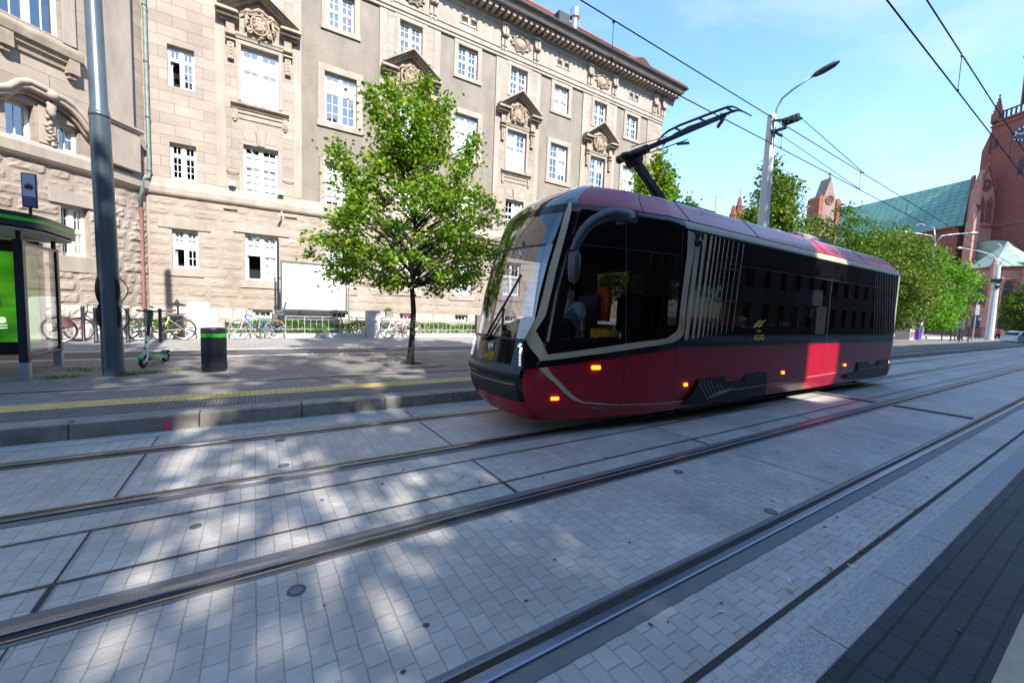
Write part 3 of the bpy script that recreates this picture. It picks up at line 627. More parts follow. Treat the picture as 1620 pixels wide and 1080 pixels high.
for i in range(len(hood)-1):
    (s0, z0), (s1, z1) = hood[i], hood[i+1]
    b.add([F1(s0, z0-.1, -.25), F1(s1, z1-.1, -.25), F1(s1, z1-.1, .05), F1(s0, z0-.1, .05)], [(0, 1, 2, 3)])
for q in (0, 1, 2): b.lathe([(.02, -.16+.1*q), (.13-.02*q, -.12+.1*q), (.13-.02*q, -.06+.1*q), (.02, -.03+.1*q)], F1(5.82, 7.16-.03*q, -.28), 12, axis='y')
b.tube([F1(5.83, 7.0-.1*i, -.14-.05*(i % 2)) for i in range(5)], [.12, .1, .11, .08, .05], 8)
for i in range(14): b.ell(F1(5.82+rr.uniform(-.08, .08), 6.6-.055*i, -.06-rr.uniform(0, .05)), (.06, .06, .05), 6, 4)
b.build('wing_hood', m_carve if False else m_stone, bld, smooth=True)
b = MB(); 
for (u0, u1, z0, z1) in ((4.86, 6.36, 8.84, 11.),): fbox(b, F1, u0-.12, 4.97, z0, z1, -.05, .02); fbox(b, F1, 6.23, u1+.14, z0, z1, -.05, .02); fbox(b, F1, 6.42, 6.5, z0, z1+2, -.09, .02)
fbox(b, F1, 5.62, 5.98, 5.88, 6.9, -.05, .02); b.build('wing_window_surrounds', m_stone, bld, bevel=.01)
window(F1, 6.02, 6.66, 2.87, 4.33, bld, tr=.5, rows=(2, 2), rc=.2); window(F1, 4.0, 4.6, 2.87, 4.33, bld, tr=.5, rows=(2, 2), rc=.2, blind=(0, .9))
for o in (wo1[1], wo1[2], wo1[6]): window(F1, *o, bld, rows=(0, 2), cols=2, casements=1, rc=.22)
window(F1, 2.2, 2.9, 2.87, 4.33, bld, tr=.5, rows=(2, 2), rc=.2)
window(F1, 4.98, 6.22, 8.92, 10.9, bld, tr=.6, rows=(1, 1), cols=2, casements=2, rc=.2)
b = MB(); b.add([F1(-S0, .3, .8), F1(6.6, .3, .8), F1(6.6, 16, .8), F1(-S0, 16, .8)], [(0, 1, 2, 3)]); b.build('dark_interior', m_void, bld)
# rain pipe in the corner
b = MB(); px, py = -3.0, 18.86
b.tube([(px, py, 16.5), (px, py, 5.98), (px-.02, py-.02, 5.82), (px-.17, py-.16, 5.72), (px-.17, py-.16, 5.30), (px-.24, py-.10, 5.18), (px-.24, py-.06, 4.75)], .06, 10)
for z in (15, 13.2, 11.4, 9.6, 7.8, 6.05): b.lathe([(.06, 0), (.075, .0), (.075, .06), (.06, .06)], (px, py, z), 10)
pp = b.build('rain_pipe', m_copper, bld, smooth=True)
b = MB(); b.tube([(px-.24, py-.06, 4.78), (px-.24, py-.06, 1.3), (px-.2, py-.2, .9), (px-.2, py-.22, .4)], .065, 10); b.build('lower_pipe', m_rustpipe, pp, smooth=True)
# floodlights and a camera on the string course
for x, z in ((-.65, 6.02), (.92, 5.98)):
    t = thing('floodlight', 'small cream floodlight standing on the string course'+(' left of the window' if x < 0 else ' above a wall camera, right of the window'), 'floodlight', (x, 18.86, 5.9), 'floodlights on the facade')
    b = MB(); b.prism([(x-.09, z-.04), (x+.09, z-.04), (x+.12, z+.12), (x-.12, z+.12)], lambda u, v, d: (u, 18.80+d, v), -.05, .06); b.build('lamp_head', mat('cream plastic', (.75, .68, .45), .5), t, bevel=.01)
    b = MB(); b.bar((x, 18.86, 5.88), (x, 18.86, z), .04, .04); b.build('bracket', m_gutter, t)
t = thing('security_camera', 'little white camera hanging under the string course floodlight', 'camera', (.95, 18.8, 5.3))
b = MB(); b.bar((.95, 18.95, 5.3), (.95, 18.72, 5.2), .04, .04); b.build('bracket', m_white, t)
b = MB(); b.tube([(.95, 18.74, 5.18), (.86, 18.55, 5.10)], .045, 10); b.build('camera_body', m_white, t)
# ================================================================ THE TRAM
ZD = [(.22, .32), (.35, .14), (.5, .06), (.7, 0), (.84, 0), (1.21, .08), (1.96, .22), (2.38, .33), (2.93, .5), (3.2, .62), (3.4, .8), (3.52, 1.05), (3.62, 1.4), (3.7, 1.8)]
PS = [(3.06, 4.52), (3.2, 4.42), (3.5, 4.33), (4.2, 4.18), (5.2, 4.05), (15.75, 4.05), (15.95, 4.14), (16.08, 4.4)]
FA = [(3.06, 4.52), (3.02, 4.58), (2.985, 4.65), (2.955, 4.74), (2.93, 4.85), (2.91, 4.98), (2.895, 5.13), (2.89, 5.3)]
_z = np.arange(.1, 3.9, .01); _d = np.interp(_z, [a for a, b in ZD], [b for a, b in ZD]); _k = np.exp(-(np.arange(-14, 15)/7.)**2); _k /= _k.sum()
_s = np.convolve(np.pad(_d, 14, mode='edge'), _k, 'valid'); ZD = [(float(a), float(b)) for a, b in zip(_z[::3], _s[::3])]
def itp(t, x): return float(np.interp(x, [a for a, b in t], [b for a, b in t]))
def sw(X, z): return X-itp(ZD, z)*min(1, max(0, (6-X)/2.4))
def unsw(Xp, z):
    d = itp(ZD, z); X = (Xp+2.5*d)/(1+d/2.4)
    if X < 3.6: X = Xp+d
    return X if X < 6 else Xp
def Ys(X, z): return itp(PS, sw(X, z))
def SIDE(X, z, off=.006): return (X, Ys(X, z)-off, z)
FY = sorted([(y, x) for x, y in FA]+[(10.6-y, x) for x, y in FA if y != 5.3])
def FRONT(y, z, off=.006): return (itp(FY, y)+itp(ZD, z)-off, y, z)

PILLAR= [(3.71, 3.272), (3.64, 3.103), (3.409, 2.359), (3.242, 1.682), (3.06, 1.387), (3.267, 1.081), (4.592, 1.229), (5.558, 1.338), (5.752, 1.406), (5.629, 1.511), (5.547, 1.445), (5.358, 1.396), (4.613, 1.327), (3.359, 1.168), (3.222, 1.487), (3.345, 1.687), (3.477, 2.297), (3.688, 3.053), (3.745, 3.276)]
BANDR= [(5.752, 1.406), (5.821, 1.48), (5.839, 2.007), (5.971, 2.902), (5.962, 3.073), (5.747, 3.097), (5.765, 2.754), (5.69, 1.969), (5.671, 1.591), (5.629, 1.511)]
STR= [[(5.858, 1.374), (5.962, 1.384), (6.132, 3.107), (6.0, 3.11)], [(6.049, 1.391), (6.118, 1.398), (6.279, 3.104), (6.189, 3.106)], [(6.191, 1.404), (6.256, 1.41), (6.442, 3.1), (6.371, 3.102)], [(6.336, 1.417), (6.375, 1.421), (6.549, 3.098), (6.509, 3.099)], [(6.468, 1.429), (6.496, 1.431), (6.673, 3.096), (6.639, 3.096)], [(6.591, 1.44), (6.614, 1.442), (6.796, 3.093), (6.771, 3.093)], [(6.728, 1.452), (6.751, 1.454), (6.932, 3.09), (6.906, 3.091)], [(6.882, 1.466), (6.9, 1.467), (7.074, 3.087), (7.051, 3.088)], [(7.033, 1.479), (7.049, 1.481), (7.235, 3.084), (7.214, 3.084)], [(7.228, 1.497), (7.241, 1.498), (7.407, 3.08), (7.385, 3.081)]]
SKIRT1= [(6.288, 0.698), (6.651, 0.707), (7.046, 0.715), (7.161, 0.6), (7.685, 0.606), (7.815, 0.712), (8.566, 0.721), (8.559, 0.263), (7.395, 0.232), (6.3, 0.264), (5.912, 0.307), (6.243, 0.575)]
SKIRT2= [(13.159, 0.724), (13.896, 0.743), (14.03, 0.639), (14.57, 0.641), (14.655, 0.732), (15.43, 0.743), (15.458, 0.294), (14.22, 0.259), (12.436, 0.338), (12.498, 0.453), (13.155, 0.514)]
RED1= [(3.063, 0.934), (3.088, 0.956), (3.23, 0.979), (3.439, 0.826), (3.742, 0.541), (3.885, 0.495)]
REDTOP= [(3.072, 0.934), (3.104, 0.96), (3.37, 1.001), (3.493, 1.018), (4.62, 1.14), (5.715, 1.25)]
CREAM2= [(3.252, 0.979), (3.357, 0.99), (3.414, 0.902), (3.537, 0.785), (3.644, 0.673), (3.81, 0.547), (3.937, 0.501), (4.518, 0.42), (4.789, 0.407)]
CREAM2b= [(4.531, 0.426), (5.534, 0.375), (5.917, 0.373)]
CREASE= [(3.001, 0.9), (3.409, 0.803), (3.535, 0.812), (4.609, 0.932)]
SEAMS= [(4.509, 3.171), (4.607, 1.168), (4.617, 0.411), (5.606, 3.122), (5.741, 1.3), (5.705, 0.739), (5.54, 0.342)]
SEAM2= [(11.039, 2.748), (11.2, 1.753), (11.251, 1.277), (11.334, 0.724), (11.145, 0.509)]
STR2= [[(13.795, 3.083), (13.826, 3.085), (14.155, 1.444), (14.123, 1.444)], [(13.931, 3.086), (13.962, 3.088), (14.372, 1.443), (14.339, 1.444)], [(14.113, 3.088), (14.155, 3.092), (14.605, 1.443), (14.56, 1.443)], [(14.296, 3.095), (14.339, 3.098), (14.786, 1.443), (14.74, 1.443)], [(14.495, 3.099), (14.55, 3.103), (14.993, 1.443), (14.935, 1.443)], [(14.686, 3.102), (14.742, 3.106), (15.169, 1.442), (15.11, 1.442)], [(14.903, 3.111), (14.972, 3.116), (15.359, 1.442), (15.288, 1.442)], [(15.113, 3.119), (15.194, 3.125), (15.554, 1.442), (15.468, 1.442)], [(15.303, 3.12), (15.398, 3.12), (15.74, 1.442), (15.664, 1.442)]]
VAL= [(6.347, 0.7), (6.336, 0.623), (6.581, 0.348), (6.808, 0.46), (8.54, 0.462)]
VBASE= [(6.457, 0.694), (6.457, 0.615), (6.695, 0.351)]
m_red = mat('wine red lacquer', (.33, .003, .018), .25, 0, var=.08, vs=1.2, coat=.2, spec=.35)
m_blk = mat('gloss black panel', (.005, .005, .006), .10, 0, var=.1, coat=0., spec=.35)
m_frontblk = mat('front black glass', (.008, .009, .012), .04, 0, var=.05, spec=1., coat=1.)
m_cream = mat('champagne paint', (.47, .385, .255), .45, .05, var=.04, vs=2)
m_matblk = mat('dark skirt paint', (.006, .009, .013), .40, 0., spec=.25, var=.2, vs=4)
m_bump = mat('slate bumper plastic', (.020, .030, .045), .45, var=.12)
m_tglass = glass('tinted tram glass', (.14, .145, .155), .03)
m_cabglass = glass('cab side glass', (.90, .91, .92), .005)
m_wind = glass('windscreen glass', (.50, .52, .56), .14)
m_grey = mat('interior grey', (.10, .10, .11), .7, var=.1)
m_gold = mat('golden yellow lettering', (.95, .66, .05), .5, var=.03)
m_cast2 = mat('dark line', (.04, .055, .08), .4)
m_seatf = mat('seat fabric', (.05, .06, .12), .9, var=.2)
m_led = emit('white lamp', (.9, .95, 1.), .22)
tram = thing('tram', 'wine red and black single car tram with champagne trim and its pantograph raised', 'tram', (9.5, 5.3, 0))
near = [(x, y) for x, y in PS]
def densify(xs): return sorted(set(xs))
sx_ = densify([3.06, 3.13, 3.2, 3.32, 3.42, 3.5, 3.7, 3.95, 4.2, 4.45, 4.5, 4.75, 5.2, 5.6, 5.66, 5.86, 7.7, 7.76, 9.36, 9.42, 11.16, 11.22, 13.0, 13.08, 14.4, 15.62, 15.75, 15.85, 15.95, 16.02, 16.08])
plan = [(x, itp(PS, x)) for x in reversed(sx_)]+[(x, y) for x, y in FA[1:]]
nN = len(sx_); plan = plan+[(x, 10.6-y) for x, y in reversed(plan[:-1])]
zl = [.22, .28, .35, .42, .5, .6, .7, .84, 1.0, 1.12, 1.25, 1.34, 1.6, 1.96, 2.2, 2.38, 2.53, 2.68, 2.80, 2.93, 3.03, 3.13]
def ring(z, inset=0.):
    o = []
    for x, y in plan:
        X = unsw(x, z); yy = y+inset*(5.3-y)/1.25; tk = max(0, .45-z)*.35; yy += tk*(5.3-yy)/1.25
        if x > 15.75: X -= (max(0, .95-z)*.75 + max(0, z-2.6)*.12)*(x-15.75)/.33
        o.append((X, yy, z))
    return o
body = MB(); panes = {}
NP = len(plan)
def isfront(i): return nN-1 <= i < NP-nN
def cellx(i): return (plan[i][0]+plan[(i+1) % NP][0])/2
def paneid(i, zc):
    if not 1.34 < zc < 2.68: return None
    if isfront(i): return ('windscreen', 0)
    side = 0 if i < NP/2 else 1; x = cellx(i)
    for k, (a, c) in enumerate([(3.42, 4.45), (4.5, 5.6), (5.86, 7.7), (7.76, 9.36), (9.42, 11.16), (11.22, 13.0), (13.08, 15.62)]):
        if a < x < c: return ('w', side, k)
    return None
rings = [ring(z) for z in zl]
for j in range(len(zl)-1):
    for i in range(NP-1):
        zc = (zl[j]+zl[j+1])/2; q = [rings[j][i], rings[j][i+1], rings[j+1][i+1], rings[j+1][i]]; pid = paneid(i, zc)
        if pid: panes.setdefault(pid, MB()).add(q, [(0, 1, 2, 3)]); continue
        fr = isfront(i)
        if fr and zc > 2.68: body.mi = 3
        elif zc < 1.25: body.mi = (0 if zc < .46 else 1) if fr else 0
        else: body.mi = 1
        body.add(q, [(0, 1, 2, 3)])
    q = [rings[j][NP-1], rings[j][0], rings[j+1][0], rings[j+1][NP-1]]; body.mi = 0 if zl[j] < 1.2 else 1; body.add(q, [(0, 1, 2, 3)])
rz = [(3.13, 0.), (3.15, .0), (3.24, .03), (3.255, .045), (3.27, .045), (3.33, .095), (3.40, .155), (3.47, .22), (3.54, .285), (3.60, .34), (3.645, .39), (3.675, .48), (3.70, .8)]
rr_ = [ring(z, i_) for z, i_ in rz]
for j in range(len(rz)-1):
    for i in range(NP):
        k = (i+1) % NP; fr = i < NP-1 and (isfront(i) or cellx(i) < 3.2)
        x = cellx(i) if i < NP-1 else 16
        if j in (0, 1, 2): body.mi = 2 if (x > 5.66 and not fr) else 1
        elif j == 3: body.mi = 1
        else: body.mi = 3 if fr else 0
        body.add([rr_[j][i], rr_[j][k], rr_[j+1][k], rr_[j+1][i]], [(0, 1, 2, 3)])
body.mi = 0; body.add(rr_[-1], [tuple(range(NP))]); body.mi = 1; body.add(rings[0], [tuple(range(NP))])
body.build('body', [m_red, m_blk, m_cream, m_frontblk], tram, autos=36, weld=True)
names = ['cab_window', 'door_window']+['side_window']*5
for pid, mb in panes.items():
    if pid[0] == 'windscreen': mb.build('windscreen', m_wind, tram, smooth=True, weld=True)
    else: mb.build(names[pid[2]], m_cabglass if pid[2] == 0 else m_tglass, tram, smooth=True, weld=True)
def decal(b, poly, off=.006, fn=None):
    bm = bmesh.new(); vs = [bm.verts.new((x, 0, z)) for x, z in poly]; bm.faces.new(vs)
    bmesh.ops.triangulate(bm, faces=bm.faces[:])
    xs = [p[0] for p in poly]; zz = [p[1] for p in poly]
    cut = [x for x in np.arange(3.0, 6.2, .07) if min(xs) < x < max(xs)] if min(xs) < 6 else []
    for x in cut: bmesh.ops.bisect_plane(bm, geom=bm.verts[:]+bm.edges[:]+bm.faces[:], plane_co=(x, 0, 0), plane_no=(1, 0, 0))
    for z in (zl+[3.2, 3.15]):
        if min(zz) < z < max(zz): bmesh.ops.bisect_plane(bm, geom=bm.verts[:]+bm.edges[:]+bm.faces[:], plane_co=(0, 0, z), plane_no=(0, 0, 1))
    bm.verts.ensure_lookup_table(); bm.verts.index_update()
    b.add([SIDE(v.co.x, v.co.z, off) for v in bm.verts], [tuple(v.index for v in f.verts) for f in bm.faces]); bm.free()
def strip(b, pts, wd, off=.006):
    for i in range(len(pts)-1):
        p, q = Vector(pts[i]), Vector(pts[i+1]); d = (q-p).normalized(); n = Vector((-d.y, d.x))*wd/2; p -= d*wd*.3; q += d*wd*.3
        decal(b, [tuple(p-n), tuple(q-n), tuple(q+n), tuple(p+n)], off)
b = MB(); decal(b, [(3.04, .93), (3.104, .965), (3.37, 1.003), (3.493, 1.02), (4.62, 1.142), (5.80, 1.258), (5.80, 1.345), (3.04, 1.345)], .010); b.build('belt_panel', m_blk, tram)
OUT = [(3.71, 3.272), (3.64, 3.103), (3.409, 2.359), (3.242, 1.682), (3.06, 1.387), (3.267, 1.081), (4.592, 1.229), (5.558, 1.338), (5.752, 1.406)]
INN = [(3.745, 3.276), (3.688, 3.053), (3.477, 2.297), (3.335, 1.69), (3.222, 1.487), (3.359, 1.168), (4.613, 1.327), (5.40, 1.404), (5.629, 1.511)]
b = MB()
for i in range(len(OUT)-1): decal(b, [OUT[i], OUT[i+1], INN[i+1], INN[i]], .020)
decal(b, BANDR, .0202); b.build('cab_trim', m_cream, tram)
b = MB()
for p in STR: decal(b, p, .009)
b.build('stripe_decor', m_cream, tram)
b = MB()
for p in STR2: decal(b, p, .009)
b.build('rear_stripe_decor', mat('dull stripe', (.12, .105, .085), .5), tram)
b = MB(); strip(b, CREAM2[:2], .004, .008)
decal(b, [(3.245, .985), (3.365, .997), (3.44, .885), (3.56, .778), (3.67, .667), (3.83, .545), (3.95, .494), (4.52, .424), (4.52, .41), (3.93, .472), (3.76, .535), (3.60, .655), (3.46, .79), (3.36, .865)], .009)
b.build('lower_trim', m_cream, tram); b = MB(); strip(b, [(4.50, .418), (4.789, .405), (5.534, .378), (5.95, .37)], .014, .009); b.build('lower_trim', m_cream, tram); b = MB(); strip(b, [(8.56, .462), (11.0, .52), (12.4, .535), (13.15, .55)], .012, .009); b.build('lower_trim', m_cream, tram)
for sk in (SKIRT1, SKIRT2):
    b = MB(); decal(b, sk, .03); n = len(sk); b.add([SIDE(x, z, o) for o in (.03, -.01) for x, z in sk], [(i, (i+1) % n, (i+1) % n+n, i+n) for i in range(n)])
    b.build('bogie_skirt', m_matblk, tram)
b = MB()
for i in range(6):
    dx = .105*i; dz = .012*i
    pts = [(6.347+dx, .70-(0 if i < 4 else .1)), (6.336+dx, .62+dz*.4), (6.581+dx, .35+dz), (6.86+dx, .45+dz)] if i < 4 else [(6.40+dx, .60), (6.581+dx, .36+dz), (6.86+dx*.95, .45+dz)]
    strip(b, pts, .011, .036)
strip(b, [(6.85, .447), (7.2, .452), (8.555, .462)], .013, .0365)
for i in range(5): strip(b, [(14.85+.09*i, .72), (14.86+.09*i, .62), (14.72+.08*i, .50), (14.6+.07*i, .56)], .012, .036)
strip(b, [(13.17, .55), (14.9, .56)], .012, .0365); b.build('skirt_lines', m_cream, tram)
b = MB()
for pts in ([(4.509, 3.1), (4.60, 1.168), (4.617, .36)], [(5.63, 3.12), (5.741, 1.3), (5.705, .739), (5.56, .36)], [(11.19, 2.72), (11.19, .76), (11.05, .42)]): strip(b, pts, .010, .0125)
for pts in ([(3.70, 2.69), (5.7, 2.69), (15.7, 2.71)], [(5.8, 3.10), (15.7, 3.13)], [(5.8, 1.262), (15.7, 1.262)], [(3.0, .90), (3.42, .80)], [(3.54, .812), (4.6, .93)]): strip(b, pts, .008, .0126)
for x in (5.98, 9.3): pass
strip(b, [(8.72, 1.25), (8.72, .75)], .006, .0126); strip(b, [(9.31, 1.25), (9.31, .72)], .006, .0126)
b.build('panel_seams', m_cast2, tram)
b = MB(); 
for x0, x1, z0, z1 in ((6.10, 6.22, .96, 1.17),):
    for p in ([(x0, z0), (x0, z1)], [(x0, z1), (x1, z1)], [(x1, z1), (x1, z0)], [(x1, z0), (x0, z0)]): strip(b, p, .008, .012)
for p in ([(6.70, 2.60), (7.28, 2.60)], [(7.28, 2.60), (7.26, 2.05)], [(7.26, 2.05), (6.66, 2.05)]): strip(b, p, .02, .012)
b.build('hatch_outline', m_cast2, tram)
for (x, z, wd, hh) in ((4.097, .983, .062, .026), (3.488, .56, .05, .02), (5.98, .638, .034, .024), (9.25, .671, .034, .026), (12.398, .70, .034, .026), (15.52, .66, .034, .026)):
    b = MB(); P = [(x-wd, z-hh), (x+wd, z-hh), (x+wd, z+hh), (x-wd, z+hh)]
    b.add([SIDE(a, c, o) for o in (.024, 0) for a, c in P], [(0, 1, 2, 3), (0, 4, 5, 1), (1, 5, 6, 2), (2, 6, 7, 3), (3, 7, 4, 0)]); b.build('side_marker', m_orange, tram)
b = MB(); P = [(5.745, 1.50), (5.785, 1.50), (5.765, 1.72), (5.725, 1.72)]; b.add([SIDE(a, c, o) for o in (.034, 0) for a, c in P], [(0, 1, 2, 3), (0, 4, 5, 1), (1, 5, 6, 2), (2, 6, 7, 3), (3, 7, 4, 0)]); b.build('turn_signal', mat('amber lens', (.75, .2, .02), .3), tram)
b = MB(); c = SIDE(6.0, 2.93, .05); b.ell(c, (.075, .06, .06), 14, 8); b.lathe([(.06, -.0), (.055, .06)], (c[0], c[1]+.0, c[2]), 12, axis='y'); b.build('camera_dome', m_chrome if False else m_blk, tram, smooth=True)
b = MB(); b.box(5.93, 3.985, 3.04, 6.06, 4.05, 3.09); b.bar((6., 4.02, 3.05), (6., 4.0, 2.96), .03, .03); b.build('camera_arm', m_black, tram)
# front: bumper, grille, trim lines, headlights, number, emblem, wiper
def fband(b, z0, z1, o0, o1, y0=4.56, y1=6.04, n=22):
    ys = [y0+(y1-y0)*i/n for i in range(n+1)]
    P = [[FRONT(y, z, o) for y in ys] for z, o in ((z0, -.02), (z0, o0), ((z0+z1)/2, o1), (z1, o0*.7), (z1, -.02))]; b.grid(P)
b = MB(); fband(b, .83, 1.00, .035, .048, 4.53, 6.07); b.build('bumper', m_bump, tram, smooth=True)
b = MB(); fband(b, .52, .80, .004, .006, 4.60, 6.0); b.build('grille', m_black, tram)
b = MB(); b.tube([FRONT(4.62+1.36*i/20, .74-.0*i, .012) for i in range(21)], .006, 5); b.build('grille_line', m_cream, tram)
b = MB(); fband(b, 1.335, 1.365, .008, .01, 4.56, 6.04); fband(b, 2.66, 2.685, .008, .008, 4.6, 6.0); b.build('windscreen_seal', m_black, tram)
for s in (0, 1):
    hb = MB(); 
    for k in range(5):
        y = 4.60+.035*(k % 2) if k < 2 else 4.60; y = y if not s else 10.6-y
        hb.ell(FRONT(y if k else (4.62 if not s else 5.98), 1.29-.026*k, .02), (.022, .022, .014), 8, 5)
    for k in range(6):
        y = 4.60-.006*k; y = y if not s else 10.6-y
        p = Vector(FRONT(y, 1.16-.030*k, .02)); hb.ell(p, (.014, .022, .009), 8, 4)
    hb.build('headlight', m_led, tram)
text('front_number', '600', .15, m_gold, tram, Vector((2.9, 5.24, 1.075)), Euler((PI/2, 0, -PI/2)), .002, 1.2, -.001, lambda p: Vector(FRONT(p.y, p.z, .014)))
b = MB(); b.tube([FRONT(5.24+.055*math.cos(2*PI*i/20), 1.225+.062*math.sin(2*PI*i/20), .012) for i in range(20)], .006, 6, closed=True)
for p, q in (((5.265, 1.19), (5.265, 1.26)), ((5.265, 1.26), (5.215, 1.19)), ((5.215, 1.19), (5.215, 1.26))): b.tube([FRONT(*p, .012), FRONT(*q, .012)], .006, 5)
b.build('emblem', m_chrome, tram)
b = MB(); A, B_, C_ = FRONT(5.42, 1.33, .03), FRONT(5.06, 1.80, .05), FRONT(4.80, 2.22, .03)
b.bar(A, B_, .03, .02); b.bar(FRONT(5.33, 1.31, .03), FRONT(5.0, 1.76, .05), .018, .015); b.bar(FRONT(5.06, 1.80, .045), FRONT(4.87, 2.26, .015), .02, .03); b.bar(FRONT(5.06, 1.80, .045), FRONT(5.02, 1.45, .015), .02, .03); b.bar(FRONT(5.46, 1.30, .02), FRONT(5.25, 1.36, .03), .09, .03)
b.build('wiper', m_black, tram)
# side mirror on its curved arm
b = MB(); b.tube([(4.36, 4.10, 3.06), (4.30, 3.93, 3.08), (4.15, 3.90, 3.06), (3.95, 3.90, 3.04), (3.80, 3.90, 2.99), (3.62, 3.90, 2.90), (3.48, 3.90, 2.78), (3.38, 3.90, 2.63), (3.33, 3.90, 2.50)], [.06, .085, .09, .088, .08, .072, .064, .056, .05], 12)
b.box(4.28, 3.88, 2.99, 4.42, 4.14, 3.13); ar = b.build('mirror_arm', mat('dark mirror plastic', (.022, .03, .04), .42), tram, autos=40)
b = MB(); P = []
for z, a, t in ((2.13, .045, .05), (2.16, .06, .075), (2.32, .075, .095), (2.46, .07, .09), (2.50, .05, .06)):
    P.append([(3.34+a*math.cos(2*PI*i/14)*(1 if math.cos(2*PI*i/14) > 0 else .8), 3.90+t*math.sin(2*PI*i/14), z) for i in range(15)])
b.grid(P); b.lathe([(.05, 0), (.001, .01)], (3.34, 3.9, 2.5), 12); b.lathe([(.001, -.01), (.045, 0)], (3.34, 3.9, 2.13), 12); mh = b.build('mirror_housing', MATS['dark mirror plastic'], tram, smooth=True)
b = MB(); b.grid([[(3.42, 3.84+.12*i, 2.17+.29*j) for i in range(2)] for j in range(2)]); b.build('mirror_glass', m_chrome, mh)
# lettering on the side
text('fleet_number', '600', .165, m_gold, tram, Vector((8.15, 4.03, 1.40)), FACE_S, .002, 1.5, -.001)
text('operator_letters', 'MPK', .055, m_gold, tram, Vector((8.135, 4.03, 1.525)), FACE_S, .002, 1.5, 0)
b = MB()
for k in range(3):
    z = 1.60+.045*k; sx0 = 7.94+.03*k+(.05 if k == 2 else 0)
    pts = [(sx0, z), (sx0+.13, z+.035), (sx0+.2, z+.012), (sx0+.32, z+.045)]
    for i in range(3):
        (xa, za), (xb, zb) = pts[i], pts[i+1]; b.add([SIDE(xa, za-.014, .012), SIDE(xb, zb-.014, .012), SIDE(xb, zb+.014, .012), SIDE(xa, za+.014, .012)], [(0, 1, 2, 3)])
b.build('operator_logo', m_gold, tram)
b = MB()
for x in (4.55, 5.83, 8.0, 10.95, 13.35):
    pts = [Vector((unsw(x, z) if x < 6 else x, itp(PS, x)+i_*(5.3-itp(PS, x))/1.25, z)) for z, i_ in rz[4:-1]]
    for i in range(len(pts)-1): b.bar(pts[i]+Vector((0, -.002, .002)), pts[i+1]+Vector((0, -.002, .002)), .010, .006, (0, 1, 1))
    b.build('roof_seam', m_black, tram); b = MB()
# interior
b = MB(); b.box(4.1, 4.2, .38, 15.6, 6.4, .42); b.box(3.9, 4.3, .9, 5.5, 6.3, .94); b.build('floor', m_grey, tram)
b = MB(); b.box(5.7, 4.4, 2.98, 15.5, 6.2, 3.02); b.build('ceiling', m_grey, tram)
b = MB(); b.box(5.62, 4.25, .5, 5.68, 4.9, 3.0); b.box(5.62, 4.9, .5, 5.68, 6.3, 1.55); b.box(5.62, 4.9, 2.5, 5.68, 6.3, 3.0); b.box(5.3, 4.75, 1.0, 5.62, 5.0, 2.1); b.box(5.62, 5.9, 1.5, 5.68, 6.3, 2.5); b.build('cab_partition', m_blk, tram)
b = MB(); b.prism([(3.35, 1.0), (4.05, 1.0), (4.22, 1.50), (4.05, 1.66), (3.45, 1.45)], lambda u, v, d: (u, d, v), 4.75, 5.95); b.box(3.5, 4.45, .95, 4.6, 4.62, 1.38); b.build('dashboard', m_matblk, tram, bevel=.03)
b = MB(); b.bar((4.05, 4.86, 1.55), (4.22, 4.80, 1.72), .28, .02, (0, 1, 0)); b.build('console_screen', mat('grey screen', (.10, .13, .2), .25), tram)
b = MB(); b.tube([(4.28, 4.7, 1.3), (4.26, 4.72, 1.62), (4.22, 4.74, 1.80)], .010, 6); b.build('microphone_stalk', m_chrome, tram)
for x0 in (6.6, 7.5, 8.4, 10.2, 12.2, 13.1, 14.0):
    for y0 in (4.3, 5.75):
        b = MB(); b.box(x0, y0, .85, x0+.42, y0+.5, .92); b.bar((x0+.42, y0+.25, .9), (x0+.52, y0+.25, 1.55), .48, .06, (1, 0, 0)); b.tube([(x0+.2, y0+.25, .42), (x0+.2, y0+.25, .86)], .03, 6); b.build('passenger_seat', m_seatf, tram)
b = MB()
for x0 in (6.3, 8.0, 9.8, 11.4, 13.0): b.tube([(x0, 4.75, .42), (x0, 4.75, 3.0)], .017, 6); b.tube([(x0+.6, 5.85, .42), (x0+.6, 5.85, 3.0)], .017, 6)
b.tube([(6, 4.9, 2.6), (15, 4.9, 2.6)], .017, 6); b.build('grab_poles', mat('yellow pole', (.65, .42, .03), .4), tram)
m_paper = mat('white notice', (.72, .75, .80), .7, var=.03)
for (x0, x1, z0, z1) in ((9.48, 10.84, 2.10, 2.44), (9.52, 9.95, 1.75, 2.05), (10.09, 10.39, 1.82, 2.03), (10.62, 11.10, 1.47, 2.08)):
    b = MB(); b.box(x0, 4.062, z0, x1, 4.066, z1); b.build('window_notice', m_paper, tram)
b = MB(); b.box(10.43, 4.062, 1.95, 10.56, 4.066, 2.02); b.build('red_sticker', m_red, tram)
# running gear
for xc in (7.4, 14.0):
    b = MB(); b.box(xc-1.2, 4.5, .25, xc+1.2, 6.1, .5); bo = b.build('bogie', m_black, tram)
    for dx in (-.8, .8):
        b = MB(); 
        for y in (4.5, 5.99): b.lathe([(.02, 0), (.29, 0), (.31, .03), (.31, .1), (.02, .1)], (xc+dx, y, .325), 20, axis='y')
        b.tube([(xc+dx, 4.5, .325), (xc+dx, 6.05, .325)], .07, 8); b.build('wheelset', m_railm, bo)
b = MB(); b.box(4.4, 4.3, .20, 6.0, 6.3, .3); b.box(8.7, 4.3, .20, 12.6, 6.3, .3); b.build('underframe', m_black, tram)
